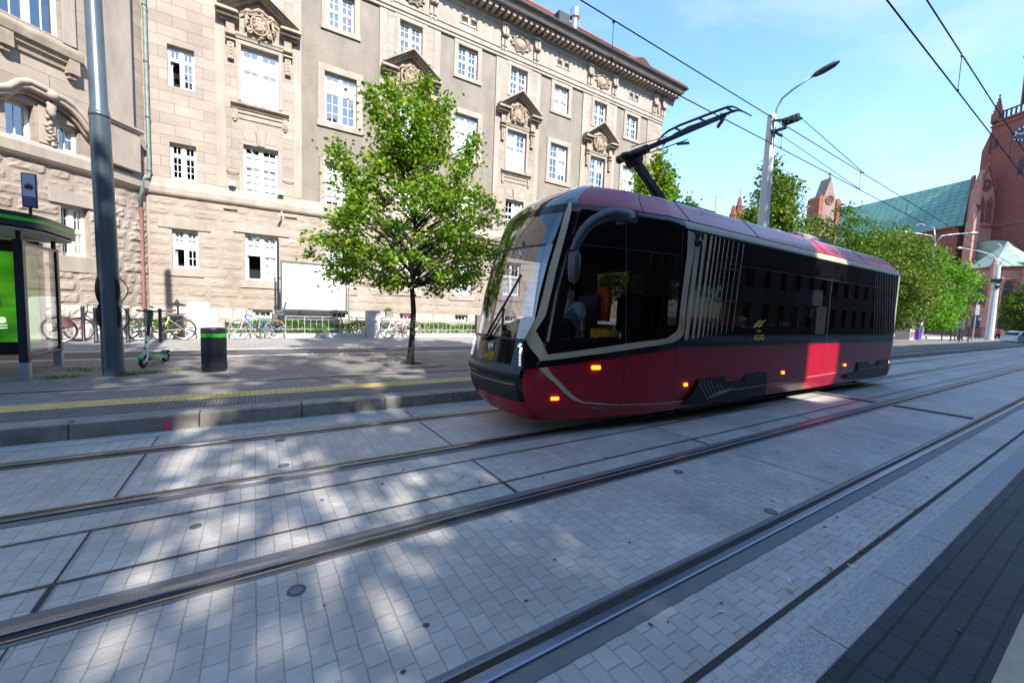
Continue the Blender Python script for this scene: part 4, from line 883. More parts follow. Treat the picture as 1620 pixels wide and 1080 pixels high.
# roof gear and pantograph
b = MB(); b.box(9.6, 4.75, 3.69, 10.4, 5.8, 3.80); b.box(10.9, 4.7, 3.69, 12.6, 5.9, 3.86); b.box(12.8, 4.9, 3.69, 13.4, 5.7, 3.8); b.build('roof_equipment', mat('grey roof box', (.30, .30, .30), .6, var=.2, vs=5), tram, bevel=.02)
pan = MB(); pan.box(6.3, 4.75, 3.70, 7.6, 5.85, 3.80); pan.bar((6.95, 5.3, 3.78), (5.78, 5.3, 4.60), .11, .13); pan.bar((6.6, 5.22, 3.76), (5.66, 5.22, 4.52), .03, .03)
pan.tube([(5.78, 4.95, 4.62), (5.78, 5.62, 4.62)], .075, 10); pan.ell((5.68, 5.3, 4.56), (.17, .13, .08), 10, 6); pan.lathe([(.1, -.12), (.14, -.1), (.14, .1), (.1, .12)], (5.84, 5.3, 4.56), 12, axis='y'); pa = pan.build('pantograph', m_black, tram)
b = MB(); m_dst = mat('dark steel arm', (.02, .028, .04), .35, .2)
b.bar((5.70, 5.25, 4.58), (8.22, 5.12, 5.90), .10, .09); b.bar((6.2, 5.26, 4.74), (7.2, 5.2, 5.20), .02, .02); b.bar((6.9, 5.2, 5.05), (7.25, 5.2, 5.15), .03, .05); b.tube([(5.7, 5.25, 4.72), (6.6, 5.22, 5.12)], .008, 5)
b.build('upper_arm', m_dst, pa)
b = MB(); HP = [(6.86, 5.93), (6.65, 6.06), (6.50, 6.11), (6.2, 6.13), (5.75, 6.12), (5.3, 6.11), (5.08, 6.10), (4.98, 6.07), (4.88, 6.0), (4.72, 5.86)]
HP = [(y, z) for y, z in HP]
for dx in (-.02, .24): b.tube([(8.3+dx, y, z-.02) for y, z in HP], [.014, .026, .03, .032, .032, .032, .028, .018, .014, .011], 6)
for y in (5.1, 5.7, 6.3): b.bar((8.26, y, 6.07), (8.56, y, 6.07), .03, .035)
b.bar((8.18, 5.13, 5.88), (8.42, 5.3, 6.06), .06, .05); b.bar((8.2, 5.0, 5.9), (8.4, 6.1, 6.05), .04, .04); b.bar((8.1, 5.05, 5.78), (8.25, 5.25, 5.74), .05, .06)
b.build('collector_head', m_dst, pa)
# driver
m_skin = mat('skin', (.50, .27, .19), .6, var=.1, vs=6); m_shirt = mat('pale green shirt', (.30, .43, .42), .85, var=.12, vs=9); m_hair = mat('dark short hair', (.025, .018, .014), .8, var=.3, vs=40)
drv = thing('person', 'tram driver in a pale green short sleeved shirt and dark sunglasses sitting at the controls', 'person', (4.55, 5.25, 1.3), )
H = Vector((4.36, 5.25, 2.10)); V = []; E_ = []; Rr = []
def v(p, r, par=None):
    V.append(p); Rr.append(r)
    if par is not None: E_.append((par, len(V)-1))
    return len(V)-1
pel = v((4.62, 5.25, 1.38), .15); w1 = v((4.60, 5.25, 1.55), .15, pel); ch = v((4.54, 5.25, 1.76), (.17, .13), w1); nk = v((4.47, 5.25, 1.93), .058, ch); hb0 = v((4.43, 5.25, 2.00), .066, nk); h1 = v((4.39, 5.25, 2.10), (.092, .098), hb0); v((4.385, 5.25, 2.19), .075, h1)
for s in (-1, 1):
    sh = v((4.53, 5.25+s*.19, 1.85), .068, ch); el = v((4.47, 5.25+s*.27, 1.60), .05, sh); wr = v((4.24, 5.25+s*.2, 1.66), .032, el); hd = v((4.17, 5.25+s*.185, 1.69), .034, wr)
    for k in range(4):
        f1 = v((4.125-.004*(k % 2), 5.25+s*(.16+.02*k), 1.70-.006*k), .0095, hd); v((4.105, 5.25+s*(.155+.02*k), 1.672-.004*k), .0085, f1)
    th = v((4.165, 5.25+s*.145, 1.70), .010, hd); v((4.135, 5.25+s*.13, 1.69), .009, th)
    hp = v((4.50, 5.25+s*.10, 1.36), .09, pel); kn = v((4.22, 5.25+s*.13, 1.38), .07, hp); an = v((4.18, 5.25+s*.13, 1.0), .045, kn); v((4.08, 5.25+s*.13, .97), .04, an)
skin('body', V, E_, Rr, m_skin, drv, 2)
V2, E2, R2 = [], [], []
def v2(p, r, par=None):
    V2.append(p); R2.append(r)
    if par is not None: E2.append((par, len(V2)-1))
    return len(V2)-1
a = v2((4.62, 5.25, 1.38), .185); c_ = v2((4.60, 5.25, 1.56), .185, a); c2 = v2((4.54, 5.25, 1.77), (.20, .16), c_); v2((4.48, 5.25, 1.915), .075, c2)
for s in (-1, 1): p = v2((4.53, 5.25+s*.20, 1.85), .09, c2); v2((4.49, 5.25+s*.265, 1.66), .078, p)
skin('shirt', V2, E2, R2, m_shirt, drv, 2)
b = MB(); b.ell((4.432, 5.25, 2.172), (.09, .094, .085), 14, 8); b.build('hair', m_hair, drv, smooth=True)
b = MB(); b.box(4.277, 5.175, 2.10, 4.30, 5.325, 2.135); b.box(4.29, 5.155, 2.115, 4.42, 5.165, 2.13); b.box(4.29, 5.335, 2.115, 4.42, 5.345, 2.13); b.build('sunglasses', m_black, drv)
b = MB(); b.ell((4.275, 5.25, 2.085), (.02, .014, .025), 8, 6); b.ell((4.30, 5.25, 2.03), (.012, .028, .007), 8, 4); b.ell((4.41, 5.145, 2.09), (.022, .01, .03), 8, 5); b.ell((4.41, 5.355, 2.09), (.022, .01, .03), 8, 5); b.build('face_features', m_skin, drv, smooth=True)
b = MB(); b.tube([(4.44, 5.17, 1.92), (4.35, 5.20, 1.80), (4.36, 5.235, 1.62)], .008, 5); b.tube([(4.44, 5.33, 1.92), (4.35, 5.28, 1.80), (4.36, 5.24, 1.62)], .008, 5); b.build('lanyard', m_blk, drv)
t = thing('driver_seat', 'dark high backed seat the tram driver sits on', 'seat', (4.75, 5.25, .94))
b = MB(); b.box(4.35, 5.0, 1.20, 4.85, 5.5, 1.30); b.box(4.5, 5.15, .94, 4.7, 5.35, 1.2); b.build('cushion', m_seatf, t, bevel=.03)
b = MB(); b.bar((4.82, 5.25, 1.3), (4.90, 5.25, 2.05), .46, .1, (1, 0, 0)); b.build('backrest', m_seatf, t, bevel=.03)
m_hv = mat('orange safety fabric', (.80, .13, .01), .8, var=.2, vs=10)
t = thing('safety_jacket', 'orange safety jacket hanging behind the tram driver', 'jacket', (5.0, 5.05, 1.6)); b = MB(); P = []
for j, (z, wd) in enumerate(((2.20, .05), (2.16, .12), (2.05, .16), (1.85, .17), (1.62, .18))):
    P.append([(4.98+.03*math.sin(i*1.9+j), 5.05-.0+wd*(i/8-.5)*2*.9, z) for i in range(9)])
b.grid(P); P2 = [[(x+.07, y, z) for x, y, z in r] for r in P]; b.grid(P2); b.build('cloth', m_hv, t, smooth=True)
b = MB(); b.tube([(5.0, 5.05, 2.2), (5.1, 5.05, 2.28), (5.6, 5.05, 2.28)], .01, 6); b.build('hook', m_chrome, t)
t = thing('storage_tray', 'yellow tray on the cab ledge below the driver', 'tray', (4.6, 4.55, 1.4)); b = MB(); b.box(4.35, 4.44, 1.385, 4.75, 4.62, 1.40); b.box(4.35, 4.44, 1.385, 4.75, 4.455, 1.50); b.box(4.35, 4.6, 1.385, 4.75, 4.62, 1.52); b.build('tray', mat('yellow plastic', (.75, .42, .02), .5), t)
t = thing('water_bottle', 'small blue capped bottle on the cab ledge', 'bottle', (4.88, 4.5, 1.386)); b = MB(); b.lathe([(.02, 0), (.025, .01), (.025, .07), (.012, .095)], (4.88, 4.5, 1.36), 10); b.build('bottle_body', m_paper, t); b = MB(); b.lathe([(.014, 0), (.014, .025)], (4.88, 4.5, 1.455), 10); b.build('cap', mat('blue cap', (.03, .08, .6), .4), t)

# ================================================================ STREET FURNITURE ON THE PLATFORM
# tall tram mast
MB_, MT = Vector((-2.215, 10.25, zs(10.25))), Vector((-2.34, 10.25, 10.0))
def mast(z): return MB_.lerp(MT, (z-MB_.z)/(MT.z-MB_.z))
t = thing('tram_mast', 'tall thick grey blue steel mast in front of the sandstone building', 'mast', MB_)
b = MB(); zz = [.28, .30, 2.5, 4.80, 4.84, 4.98, 5.02, 7.5, 10.]; rad = [.158, .156, .147, .138, .143, .136, .120, .112, .10]
b.tube([mast(z) for z in zz], rad, 28); b.build('shaft', m_mast, t, autos=35)
b = MB(); b.tube([mast(z)+Vector((0, 0, 0)) for z in (4.86, 4.95)], [.1445, .1425], 28); b.build('joint_collar', m_mast, t, smooth=True)
for (z0, z1) in ((1.62, 2.08), (1.16, 1.61)):
    for s in (-1, 1):
        b = MB(); n = 10; c = mast((z0+z1)/2)
        def fin(u, v_, d): return (c.x+s*(.112+u), c.y-.085+d, v_)
        pts = [(.0, z0)]+[(.008+.045*math.sin(PI*i/n)**.6, z0+(z1-z0)*i/n) for i in range(n+1)]+[(.0, z1)]
        b.prism(pts, fin, -.035, .035); b.build('cable_saddle', m_black, t, bevel=.008)
for (z0, z1) in ((1.62, 2.1), (1.1, 1.58)):
    b = MB(); b.tube([mast(z0+(z1-z0)*i/12)+Vector((.13+.12*math.sin(PI*i/12), .02, 0)) for i in range(13)], .009, 6); b.build('loose_cable', m_black, t)
# shelter
sh = thing('tram_shelter', 'tram stop shelter with glass side, anthracite posts and a green striped roof edge', 'shelter', (-3.3, 10.2, zs(10.2)))
for x, y in ((-3.30, 10.2), (-3.33, 11.7), (-7.3, 11.7), (-7.3, 10.2)):
    b = MB(); b.box(x-.055, y-.055, zs(y)+.28, x+.055, y+.055, 2.62); b.tube([(x, y, 2.62), (x, y, 2.8)], .035, 10); po = b.build('post', m_anth, sh, bevel=.006)
    b = MB(); b.box(x-.06, y-.06, zs(y), x+.06, y+.06, zs(y)+.28); b.build('post_foot', m_galv, po, bevel=.006)
def rplan(x0, x1, y0, y1, r, n=8):
    P = []
    for cx, cy, a0 in ((x1-r, y0+r, -PI/2), (x1-r, y1-r, 0), (x0+r, y1-r, PI/2), (x0+r, y0+r, PI)):
        P += [(cx+r*math.cos(a0+PI/2*i/n), cy+r*math.sin(a0+PI/2*i/n)) for i in range(n+1)]
    return P
def rsolid(b, o, z0, z1): b.prism(rplan(-8-o, -2.98+o, 9.55-o, 12.3+o, .85+o), lambda u, v_, d: (u, v_, d), z0, z1)
b = MB(); rsolid(b, 0, 2.81, 3.03); rf_ = b.build('roof', m_anth, sh, autos=40)
b = MB(); rsolid(b, .006, 2.90, 2.955); b.build('roof_stripe', m_green, rf_, autos=40)
b = MB(); rsolid(b, -.05, 2.765, 2.789); b.build('roof_soffit', mat('pale soffit', (.55, .54, .5), .7, var=.04), rf_)
b = MB(); b.box(-3.312, 10.27, .66, -3.296, 11.63, 2.56); b.build('side_glass', glass('shelter glass', (.90, .93, .92), .03), sh)
b = MB(); b.box(-3.34, 10.2, .62, -3.27, 11.7, .66); b.box(-3.335, 10.255, 2.56, -3.275, 11.645, 2.60); b.build('rail', m_anth, sh)
b = MB(); b.box(-3.318, 10.33, 1.98, -3.313, 10.62, 2.36); b.build('notice', mat('yellow notice', (.75, .62, .16), .7, var=.05), sh)
b = MB()
for k in range(4): 
    for j in range(3): b.box(-3.320, 10.36+.05*j, 2.28-.07*k, -3.3185, 10.36+.05*j+.035, 2.30-.07*k)
b.build('notice_print', mat('faded print', (.35, .28, .1), .8), sh)
b = MB(); b.box(-3.318, 10.3, 2.42, -3.313, 10.42, 2.50); b.box(-3.318, 10.46, 2.42, -3.313, 11.0, 2.50); b.build('line_strip', mat('dim route strip', (.30, .2, .2), .7, var=.4, vs=12), sh)
b = MB(); b.box(-7.3, 11.66, .66, -5.15, 11.675, 2.56); b.build('rear_glass', MATS['shelter glass'], sh)
cl = thing('poster_case', 'backlit green advertising poster case with a black frame inside the shelter', 'poster case', (-4.3, 11.7, zs(11.7)))
b = MB(); b.box(-5.1, 11.6, .55, -3.50, 11.82, 2.72); b.build('case', m_black, cl, bevel=.02)
b = MB(); P = []
mgp = bpy.data.materials.new('green poster'); mgp.use_nodes = True; tt = mgp.node_tree; bb = tt.nodes['Principled BSDF']
tcx = N(tt, 'ShaderNodeTexCoord'); mpx = N(tt, 'ShaderNodeMapping'); mpx.inputs['Scale'].default_value = (.5, 1, 1.4); nz = N(tt, 'ShaderNodeTexNoise', Scale=1.6, Detail=2.); rx = N(tt, 'ShaderNodeValToRGB'); rx.color_ramp.elements[0].color = (.01, .16, .005, 1); rx.color_ramp.elements[1].color = (.16, .72, .03, 1); rx.color_ramp.elements[0].position = .35; rx.color_ramp.elements[1].position = .62
tt.links.new(tcx.outputs['Object'], mpx.inputs[0]); tt.links.new(mpx.outputs[0], nz.inputs['Vector']); tt.links.new(nz.outputs['Fac'], rx.inputs[0]); tt.links.new(rx.outputs[0], bb.inputs['Base Color']); tt.links.new(rx.outputs[0], bb.inputs['Emission Color']); bb.inputs['Emission Strength'].default_value = .08; bb.inputs['Roughness'].default_value = .2
b.box(-5.02, 11.590, .80, -3.53, 11.599, 2.50); b.build('poster', mgp, cl)
m_ptxt = emit('white poster print', (.85, .9, .85), .35)
text('poster_word', 'teraz', .26, m_ptxt, cl, Vector((-4.32, 11.585, 2.13)), FACE_S, .002, 1., .006)
b = MB(); b.prism(rplan(-4.62, -4.02, 1.42, 1.72, .06, 4), lambda u, v_, d: (u, d, v_), 11.578, 11.588); cd_ = b.build('poster_card', mat('navy card', (.012, .02, .05), .4), cl)
text('card_letters', 'GB', .14, m_ptxt, cl, Vector((-4.16, 11.574, 1.63)), FACE_S, .002, 1., .003)
text('card_letters', 'ek', .12, m_ptxt, cl, Vector((-4.16, 11.574, 1.51)), FACE_S, .002, 1., .003)
text('poster_line', 'plus @', .11, m_ptxt, cl, Vector((-4.12, 11.585, 1.22)), FACE_S, .002, 1., .002)
b = MB()
for k in range(2): b.bar((-4.9, 11.586, 1.05-.05*k), (-3.95, 11.586, 1.12-.05*k), .004, .012)
b.build('poster_rules', m_ptxt, cl)
t = thing('stop_sign', 'small tram stop sign with a white tram pictogram panel standing above the shelter roof', 'sign', (-3.15, 10.2, 3.04))
b = MB(); b.box(-3.235, 10.19, 3.16, -3.06, 10.225, 3.72); b.build('sign_frame', mat('navy sign frame', (.045, .05, .10), .5), t, bevel=.004)
b = MB(); b.box(-3.220, 10.183, 3.34, -3.075, 10.189, 3.70); b.build('sign_panel', mat('pale sign panel', (.50, .52, .62), .6, var=.04), t)
b = MB(); b.box(-3.220, 10.184, 3.18, -3.075, 10.189, 3.335); b.build('sign_foot', mat('violet grey panel', (.13, .12, .22), .6, var=.05), t)
b = MB(); b.box(-3.195, 10.178, 3.48, -3.10, 10.182, 3.515); b.bar((-3.19, 10.18, 3.53), (-3.10, 10.18, 3.53), .004, .008); b.bar((-3.16, 10.18, 3.535), (-3.145, 10.18, 3.56), .004, .005); b.bar((-3.145, 10.18, 3.56), (-3.13, 10.18, 3.535), .004, .005); b.box(-3.19, 10.178, 3.46, -3.105, 10.182, 3.47); b.build('tram_pictogram', m_black, t)
b = MB(); b.tube([(-3.15, 10.21, 3.04), (-3.15, 10.21, 3.2)], .022, 8); b.build('stem', m_anth, t)
# waste bin
t = thing('waste_bin', 'anthracite cylindrical waste bin with a bright green band near its top', 'bin', (-.71, 10.3, zs(10.3)))
b = MB(); z0 = zs(10.3); b.lathe([(.195, z0), (.21, z0+.015), (.216, z0+.06), (.22, z0+.70)], (-.71, 10.3, 0), 32, sy=.9); b.build('bin_body', m_anth, t, autos=40)
b = MB(); b.lathe([(.222, z0+.70), (.222, z0+.775)], (-.71, 10.3, 0), 32, sy=.9); b.build('bin_band', m_green, t, autos=40)
b = MB(); b.lathe([(.22, z0+.775), (.221, z0+.865), (.212, z0+.885), (.15, z0+.887), (.14, z0+.84), (.01, z0+.84)], (-.71, 10.3, 0), 32, sy=.9); b.build('bin_top', m_anth, t, autos=40)
# kick scooter
t = thing('electric_scooter', 'parked white and green rental scooter leaning on its kickstand beside the grey mast', 'scooter', (-1.9, 11.2, zs(11)))
sgz = zs(11); fwc = Vector((-1.93, 10.98, sgz+.13)); rwc = Vector((-1.70, 11.82, sgz+.13)); ax = (rwc-fwc).normalized(); sd_ = Vector((ax.y, -ax.x, 0))
m_sgreen = mat('scooter green', (.03, .42, .10), .4); m_swhite = mat('scooter white', (.68, .70, .72), .4)
for c, nm in ((fwc, 'wheel'), (rwc, 'wheel')):
    b = MB(); b.torus(c, .10, .032, sd_, 22, 8); wz = b.build(nm, m_black, t, smooth=True)
    b = MB(); b.tube([c-sd_*.02, c+sd_*.02], .055, 14); b.build('hub', m_galv, wz)
b = MB(); b.bar(fwc+ax*.16+Vector((0, 0, .04)), rwc-ax*.06+Vector((0, 0, .04)), .15, .06); b.build('deck', mat('scooter deck', (.13, .13, .12), .8), t, bevel=.012)
b = MB(); b.bar(fwc+ax*.16+Vector((0, 0, .03))+sd_*.078, rwc-ax*.1+Vector((0, 0, .03))+sd_*.078, .012, .05); b.bar(fwc+ax*.16+Vector((0, 0, .03))-sd_*.078, rwc-ax*.1+Vector((0, 0, .03))-sd_*.078, .012, .05); b.build('deck_edge', m_sgreen, t)
hd = fwc+ax*.10+Vector((0, 0, .17)); topp = hd+ax*.17+Vector((.02, 0, .82))
b = MB(); b.tube([fwc+sd_*.05, hd+sd_*.04], .018, 8); b.tube([fwc-sd_*.05, hd-sd_*.04], .018, 8); b.bar(hd-Vector((0, 0, .03)), hd+Vector((0, 0, .05)), .1, .06); b.tube([hd, hd.lerp(topp, .42)], .035, 10); b.build('fork', m_swhite, t)
b = MB(); P = []
for i in range(9):
    a = -.9+2.0*i/8; o = fwc-ax*(.145*math.sin(a))*1+Vector((0, 0, .145*math.cos(a))); P.append([o-sd_*.05, o+sd_*.05])
b.grid(P); b.build('front_mudguard', m_sgreen, t, smooth=True)
b = MB(); P = []
for i in range(9):
    a = -1.3+2.2*i/8; o = rwc+ax*(.15*math.sin(a))+Vector((0, 0, .15*math.cos(a))); P.append([o-sd_*.055, o+sd_*.055])
b.grid(P); b.build('rear_mudguard', mat('dark mudguard', (.03, .04, .06), .5), t, smooth=True)
b = MB(); b.tube([hd.lerp(topp, .42), hd.lerp(topp, .70)], .03, 10); st = b.build('stem', m_black, t)
b = MB(); b.tube([hd.lerp(topp, .68), topp], [.048, .056], 10); b.build('stem_battery', mat('dark green casing', (.01, .16, .07), .4), t)
b = MB(); b.tube([topp-sd_*.24+Vector((0, 0, .05)), topp-sd_*.1+Vector((0, 0, .03)), topp+sd_*.1+Vector((0, 0, .03)), topp+sd_*.24+Vector((0, 0, .05))], .017, 8); b.ell(topp+Vector((0, 0, .03)), (.06, .05, .035), 10, 6); b.build('handlebar', m_black, t)
b = MB(); b.ell(hd.lerp(topp, .12)-ax*.04, (.03, .02, .03), 8, 6); b.build('front_reflector', mat('amber reflector', (.8, .25, .03), .3), t)
b = MB(); b.bar(hd.lerp(topp, .24)-ax*.037, hd.lerp(topp, .30)-ax*.037, .05, .004, ax); b.build('badge', m_sgreen, t)
b = MB(); b.tube([fwc+ax*.45+sd_*.06, fwc+ax*.48+sd_*.14-Vector((0, 0, .125))], .009, 6); b.build('kickstand', m_black, t)
# bollards
for i, (x, y, lab) in enumerate([(-4.10, 16.2, 'dark bollard furthest left, beside the pink bicycle'), (-3.74, 15.75, 'dark bollard in front of the black bicycle left of the mast'), (-3.08, 15.75, 'dark bollard just right of the grey mast'), (-2.76, 16.25, 'dark bollard behind the scooter handlebar, left of the lime bicycle'), (-2.37, 15.8, 'dark bollard in front of the lime green bicycle, furthest right')]):
    t = thing('bollard', lab, 'bollard', (x, y, zs(y)), 'dark posts along the pavement'); z = zs(y)
    b = MB(); b.lathe([(.05, z), (.05, z+.05), (.042, z+.06), (.042, z+.93)], (x, y, 0), 14); b.build('post', m_anth, t, autos=40)
    b = MB(); b.lathe([(.048, z+.93), (.05, z+.96), (.03, z+1.0), (.002, z+1.01)], (x, y, 0), 14); b.build('cap', m_anth, t, autos=40)
# white gate pillar, park fence with hedge
t = thing('gate_pillar', 'white stone pillar with a rounded top at the left end of the fence', 'pillar', (-1.5, 17.1, .47))
b = MB(); pts = [(-1.86, .40), (-1.24, .40), (-1.24, 1.56)]+[(-1.55+.31*math.cos(a), 1.56+.10*math.sin(a)) for a in [PI*i/10 for i in range(1, 10)]]+[(-1.86, 1.56)]
m_wst = mat('white stone', (.62, .58, .52), .85, var=.06, vs=3, bump=.3, bs=20)
b.prism(pts, lambda u, v_, d: (u, d, v_), 16.85, 17.35); b.build('shaft', m_wst, t, bevel=.015)
b = MB(); b.box(-1.235, 16.95, .4, -1.03, 17.3, 1.42); b.build('side_block', m_wst, t, bevel=.015)
b = MB(); b.box(-1.95, 16.78, .38, -.95, 17.4, .50); b.build('footing', m_wst, t, bevel=.01)
def fence(x0, x1, lab, y=17.0, step=.205):
    t = thing('railing_fence', lab, 'fence', ((x0+x1)/2, y, .45), 'railing fences in front of the hedge')
    b = MB(); b.box(x0, y-.10, .36, x1, y+.12, .605); b.build('low_wall', m_conc, t, bevel=.012)
    b = MB()
    for z, h in ((1.235, .03), (1.13, .022), (.765, .028)): b.box(x0, y-.015, z-h/2, x1, y+.015, z+h/2)
    b.build('rails', m_galv, t); b = MB(); x = x0+.1; i = 0
    while x < x1:
        if i % 3 == 0: b.box(x-.014, y-.022, .6, x+.014, y-.016, 1.235)
        else: b.box(x-.009, y-.020, .70, x+.009, y-.016, 1.13)
        x += step; i += 1
    b.build('pickets', m_galv, t)
fence(-3.5, -1.9, 'short grey railing behind the bollards, left of the white pillar', 17.1)
fence(-.98, 3.78, 'long grey railing between the white pillar and the concrete post')
fence(4.32, 8.72, 'long grey railing from the concrete post to the tram nose')
fence(9.2, 18, 'grey railing hidden behind the tram', 17.0)
t = thing('fence_post', 'square concrete post joining two lengths of railing, in tree shade', 'post', (4.05, 17, .44)); b = MB(); b.box(3.80, 16.80, .36, 4.30, 17.2, 1.49); b.build('shaft', m_conc, t, bevel=.02); b = MB(); b.box(3.79, 16.79, 1.49, 4.31, 17.21, 1.53); b.build('cap', m_conc, t, bevel=.015)
t = thing('fence_post', 'slim dark grey post at the end of the railing beside the tram nose', 'post', (8.9, 17, .44)); b = MB(); b.box(8.74, 16.85, .36, 9.08, 17.1, 1.47); b.build('shaft', mat('dark stone post', (.13, .12, .11), .9, var=.15), t, bevel=.02)
# litter bin with a hat by the white pillar
t = thing('litter_bin', 'black litter bin with a pointed rain hat beside the white pillar', 'bin', (-2.05, 16.6, .44))
b = MB(); b.box(-2.22, 16.45, .62, -1.92, 16.72, 1.22); b.build('bin_box', m_anth, t, bevel=.01); b = MB(); b.tube([(-2.07, 16.76, .4), (-2.07, 16.76, 1.5)], .025, 8); b.build('pole', m_anth, t)
b = MB(); b.lathe([(.24, 1.50), (.2, 1.54), (.06, 1.60), (.02, 1.70), (.002, 1.71)], (-2.07, 16.6, 0), 12); b.build('hat', m_black, t)
# billboard
t = thing('billboard', 'large blank white billboard in a dark frame behind the hedge railing', 'billboard', (1.95, 17.6, .45))
b = MB(); b.box(.90, 17.58, 1.50, 3.11, 17.62, 3.22); b.build('board', mat('blank white board', (.80, .81, .82), .35, var=.02), t)
b = MB()
for x0, x1, z0, z1 in ((.84, .90, 1.44, 3.28), (3.11, 3.17, 1.44, 3.28), (.90, 3.11, 1.44, 1.50), (.90, 3.11, 3.22, 3.28)): b.box(x0, 17.55, z0, x1, 17.66, z1)
b.build('frame', mat('dark frame', (.09, .10, .11), .5), t, bevel=.008)
b = MB(); b.box(.92, 17.572, 2.93, 3.0, 17.579, 2.97); b.build('stripe', mat('faded teal line', (.35, .52, .50), .6), t)
for x in (.76, 3.27):
    b = MB(); b.tube([(x, 17.66, .42), (x, 17.66, 4.05 if x < 1 else 3.4)], .038, 10)
    for z in (1.6, 2.6): b.box(x-.05, 17.6, z, x+.11 if x < 1 else x+.02, 17.7, z+.05)
    b.build('pole', m_anth if x < 1 else m_galv, t)
# hedge: one mass nobody could count
def leaf_cloud(P, S, r, flat=.5):
    """ small folded leaves at the points P with sizes S """
    n = len(P); d = r.normal(size=(n, 3)); d[:, 2] *= flat; d /= np.linalg.norm(d, axis=1)[:, None]
    up = r.normal(size=(n, 3))*.8; up[:, 2] += .9; s_ = np.cross(d, up); s_ /= np.linalg.norm(s_, axis=1)[:, None]+1e-9; nn = np.cross(s_, d)
    S = S[:, None]; V = np.empty((n, 4, 3)); V[:, 0] = P-d*S*.5; V[:, 1] = P-s_*S*.42+nn*S*.12; V[:, 2] = P+d*S*.6; V[:, 3] = P+s_*S*.42+nn*S*.12
    return V.reshape(-1, 3)
def leaf_mesh(name, V, m, parent=None):
    off = Vector((0, 0, 0)); q = parent
    while q is not None: off += Vector(q.location); q = q.parent
    n = len(V)//4; me = bpy.data.meshes.new(name); me.vertices.add(n*4); me.vertices.foreach_set('co', (V-np.array(off)).astype('f').ravel())
    me.loops.add(n*6); me.polygons.add(n*2); k = np.arange(n)[:, None]*4
    me.loops.foreach_set('vertex_index', (k+np.array([[0, 1, 2, 0, 2, 3]])).astype('i').ravel()); me.polygons.foreach_set('loop_start', np.arange(n*2, dtype='i')*3)
    me.materials.append(m); me.update(calc_edges=True); me.validate(); o = bpy.data.objects.new(name, me); COL.objects.link(o); o.parent = parent; return o
for (x0, x1, zt) in ((-3.4, -2.0, 1.02), (-.9, 18., 1.0)):
    n = int((x1-x0)*1100); P = np.stack([rng.uniform(x0, x1, n), rng.uniform(17.25, 18.3, n), np.zeros(n)], 1)
    hh = zt+.05*np.sin(P[:, 0]*2.1)+.04*np.sin(P[:, 0]*5.3+1); P[:, 2] = .45+(hh-.45)*np.sqrt(rng.uniform(0.0, 1, n)); P[:, 1] = np.where(rng.uniform(size=n) < .5, 17.25+rng.exponential(.06, n), P[:, 1])
    o = leaf_mesh('hedge', leaf_cloud(P, rng.uniform(.05, .085, n), rng, 1.), m_hedge); tag(o, 'clipped bright green hedge behind the grey railing', 'hedge', kind='stuff')
# tree grate
t = thing('tree_grate', 'square grey paving surround with a round hole at the foot of the street tree', 'tree surround', (3.4, 10.25, .28))
b = MB(); zt = zs(10.3)+.006; n = 24; ci = [(3.42+.30*math.cos(2*PI*i/n), 10.2+.30*math.sin(2*PI*i/n)) for i in range(n)]
sq = []
for i in range(n):
    a = 2*PI*i/n; k = .66/max(abs(math.cos(a)), abs(math.sin(a))); sq.append((3.42+k*math.cos(a), 10.2+k*math.sin(a)))
vs = [(x, y, zs(y)+.012) for x, y in ci+sq]; b.add(vs, [(i, (i+1) % n, (i+1) % n+n, i+n) for i in range(n)])
b.build('grate', brick('perforated grate', (.26, .25, .235), (.22, .21, .2), (.05, .05, .05), .06, .06, .009, 'xy', .7, .5, .2, 3., offset=0), t)
b = MB(); b.add([(x, y, zs(y)+.006) for x, y in ci], [tuple(range(n))]); b.build('soil', mat('dark soil', (.035, .028, .022), .95, var=.3, vs=15), t)
# weeds by the shelter and mast
for i, (x, y, sx, sy, n) in enumerate([(-2.02, 10.2, .10, .08, 240), (-1.72, 10.32, .2, .05, 220), (-1.25, 10.5, .13, .04, 90), (-2.95, 10.15, .13, .04, 140), (-2.85, 11.0, .16, .12, 160), (-2.72, 10.2, .07, .03, 50), (-2.5, 11.1, .05, .1, 40)]):
    V = []
    for k in range(n):
        px_, py_ = x+rng.normal()*sx, y+rng.normal()*sy; z = zs(py_); a = rng.uniform(0, 2*PI); h = rng.uniform(.02, .075); w_ = .005; l_ = rng.uniform(.01, .05)
        c, s = math.cos(a), math.sin(a); V += [(px_-s*w_, py_+c*w_, z), (px_+s*w_, py_-c*w_, z), (px_+c*l_+s*.001, py_+s*l_, z+h), (px_+c*l_-s*.001, py_+s*l_+.002, z+h)]
    o = leaf_mesh('grass_tuft', np.array(V), m_leafC); tag(o, 'low green weeds growing in the platform joints', 'grass', kind='stuff')
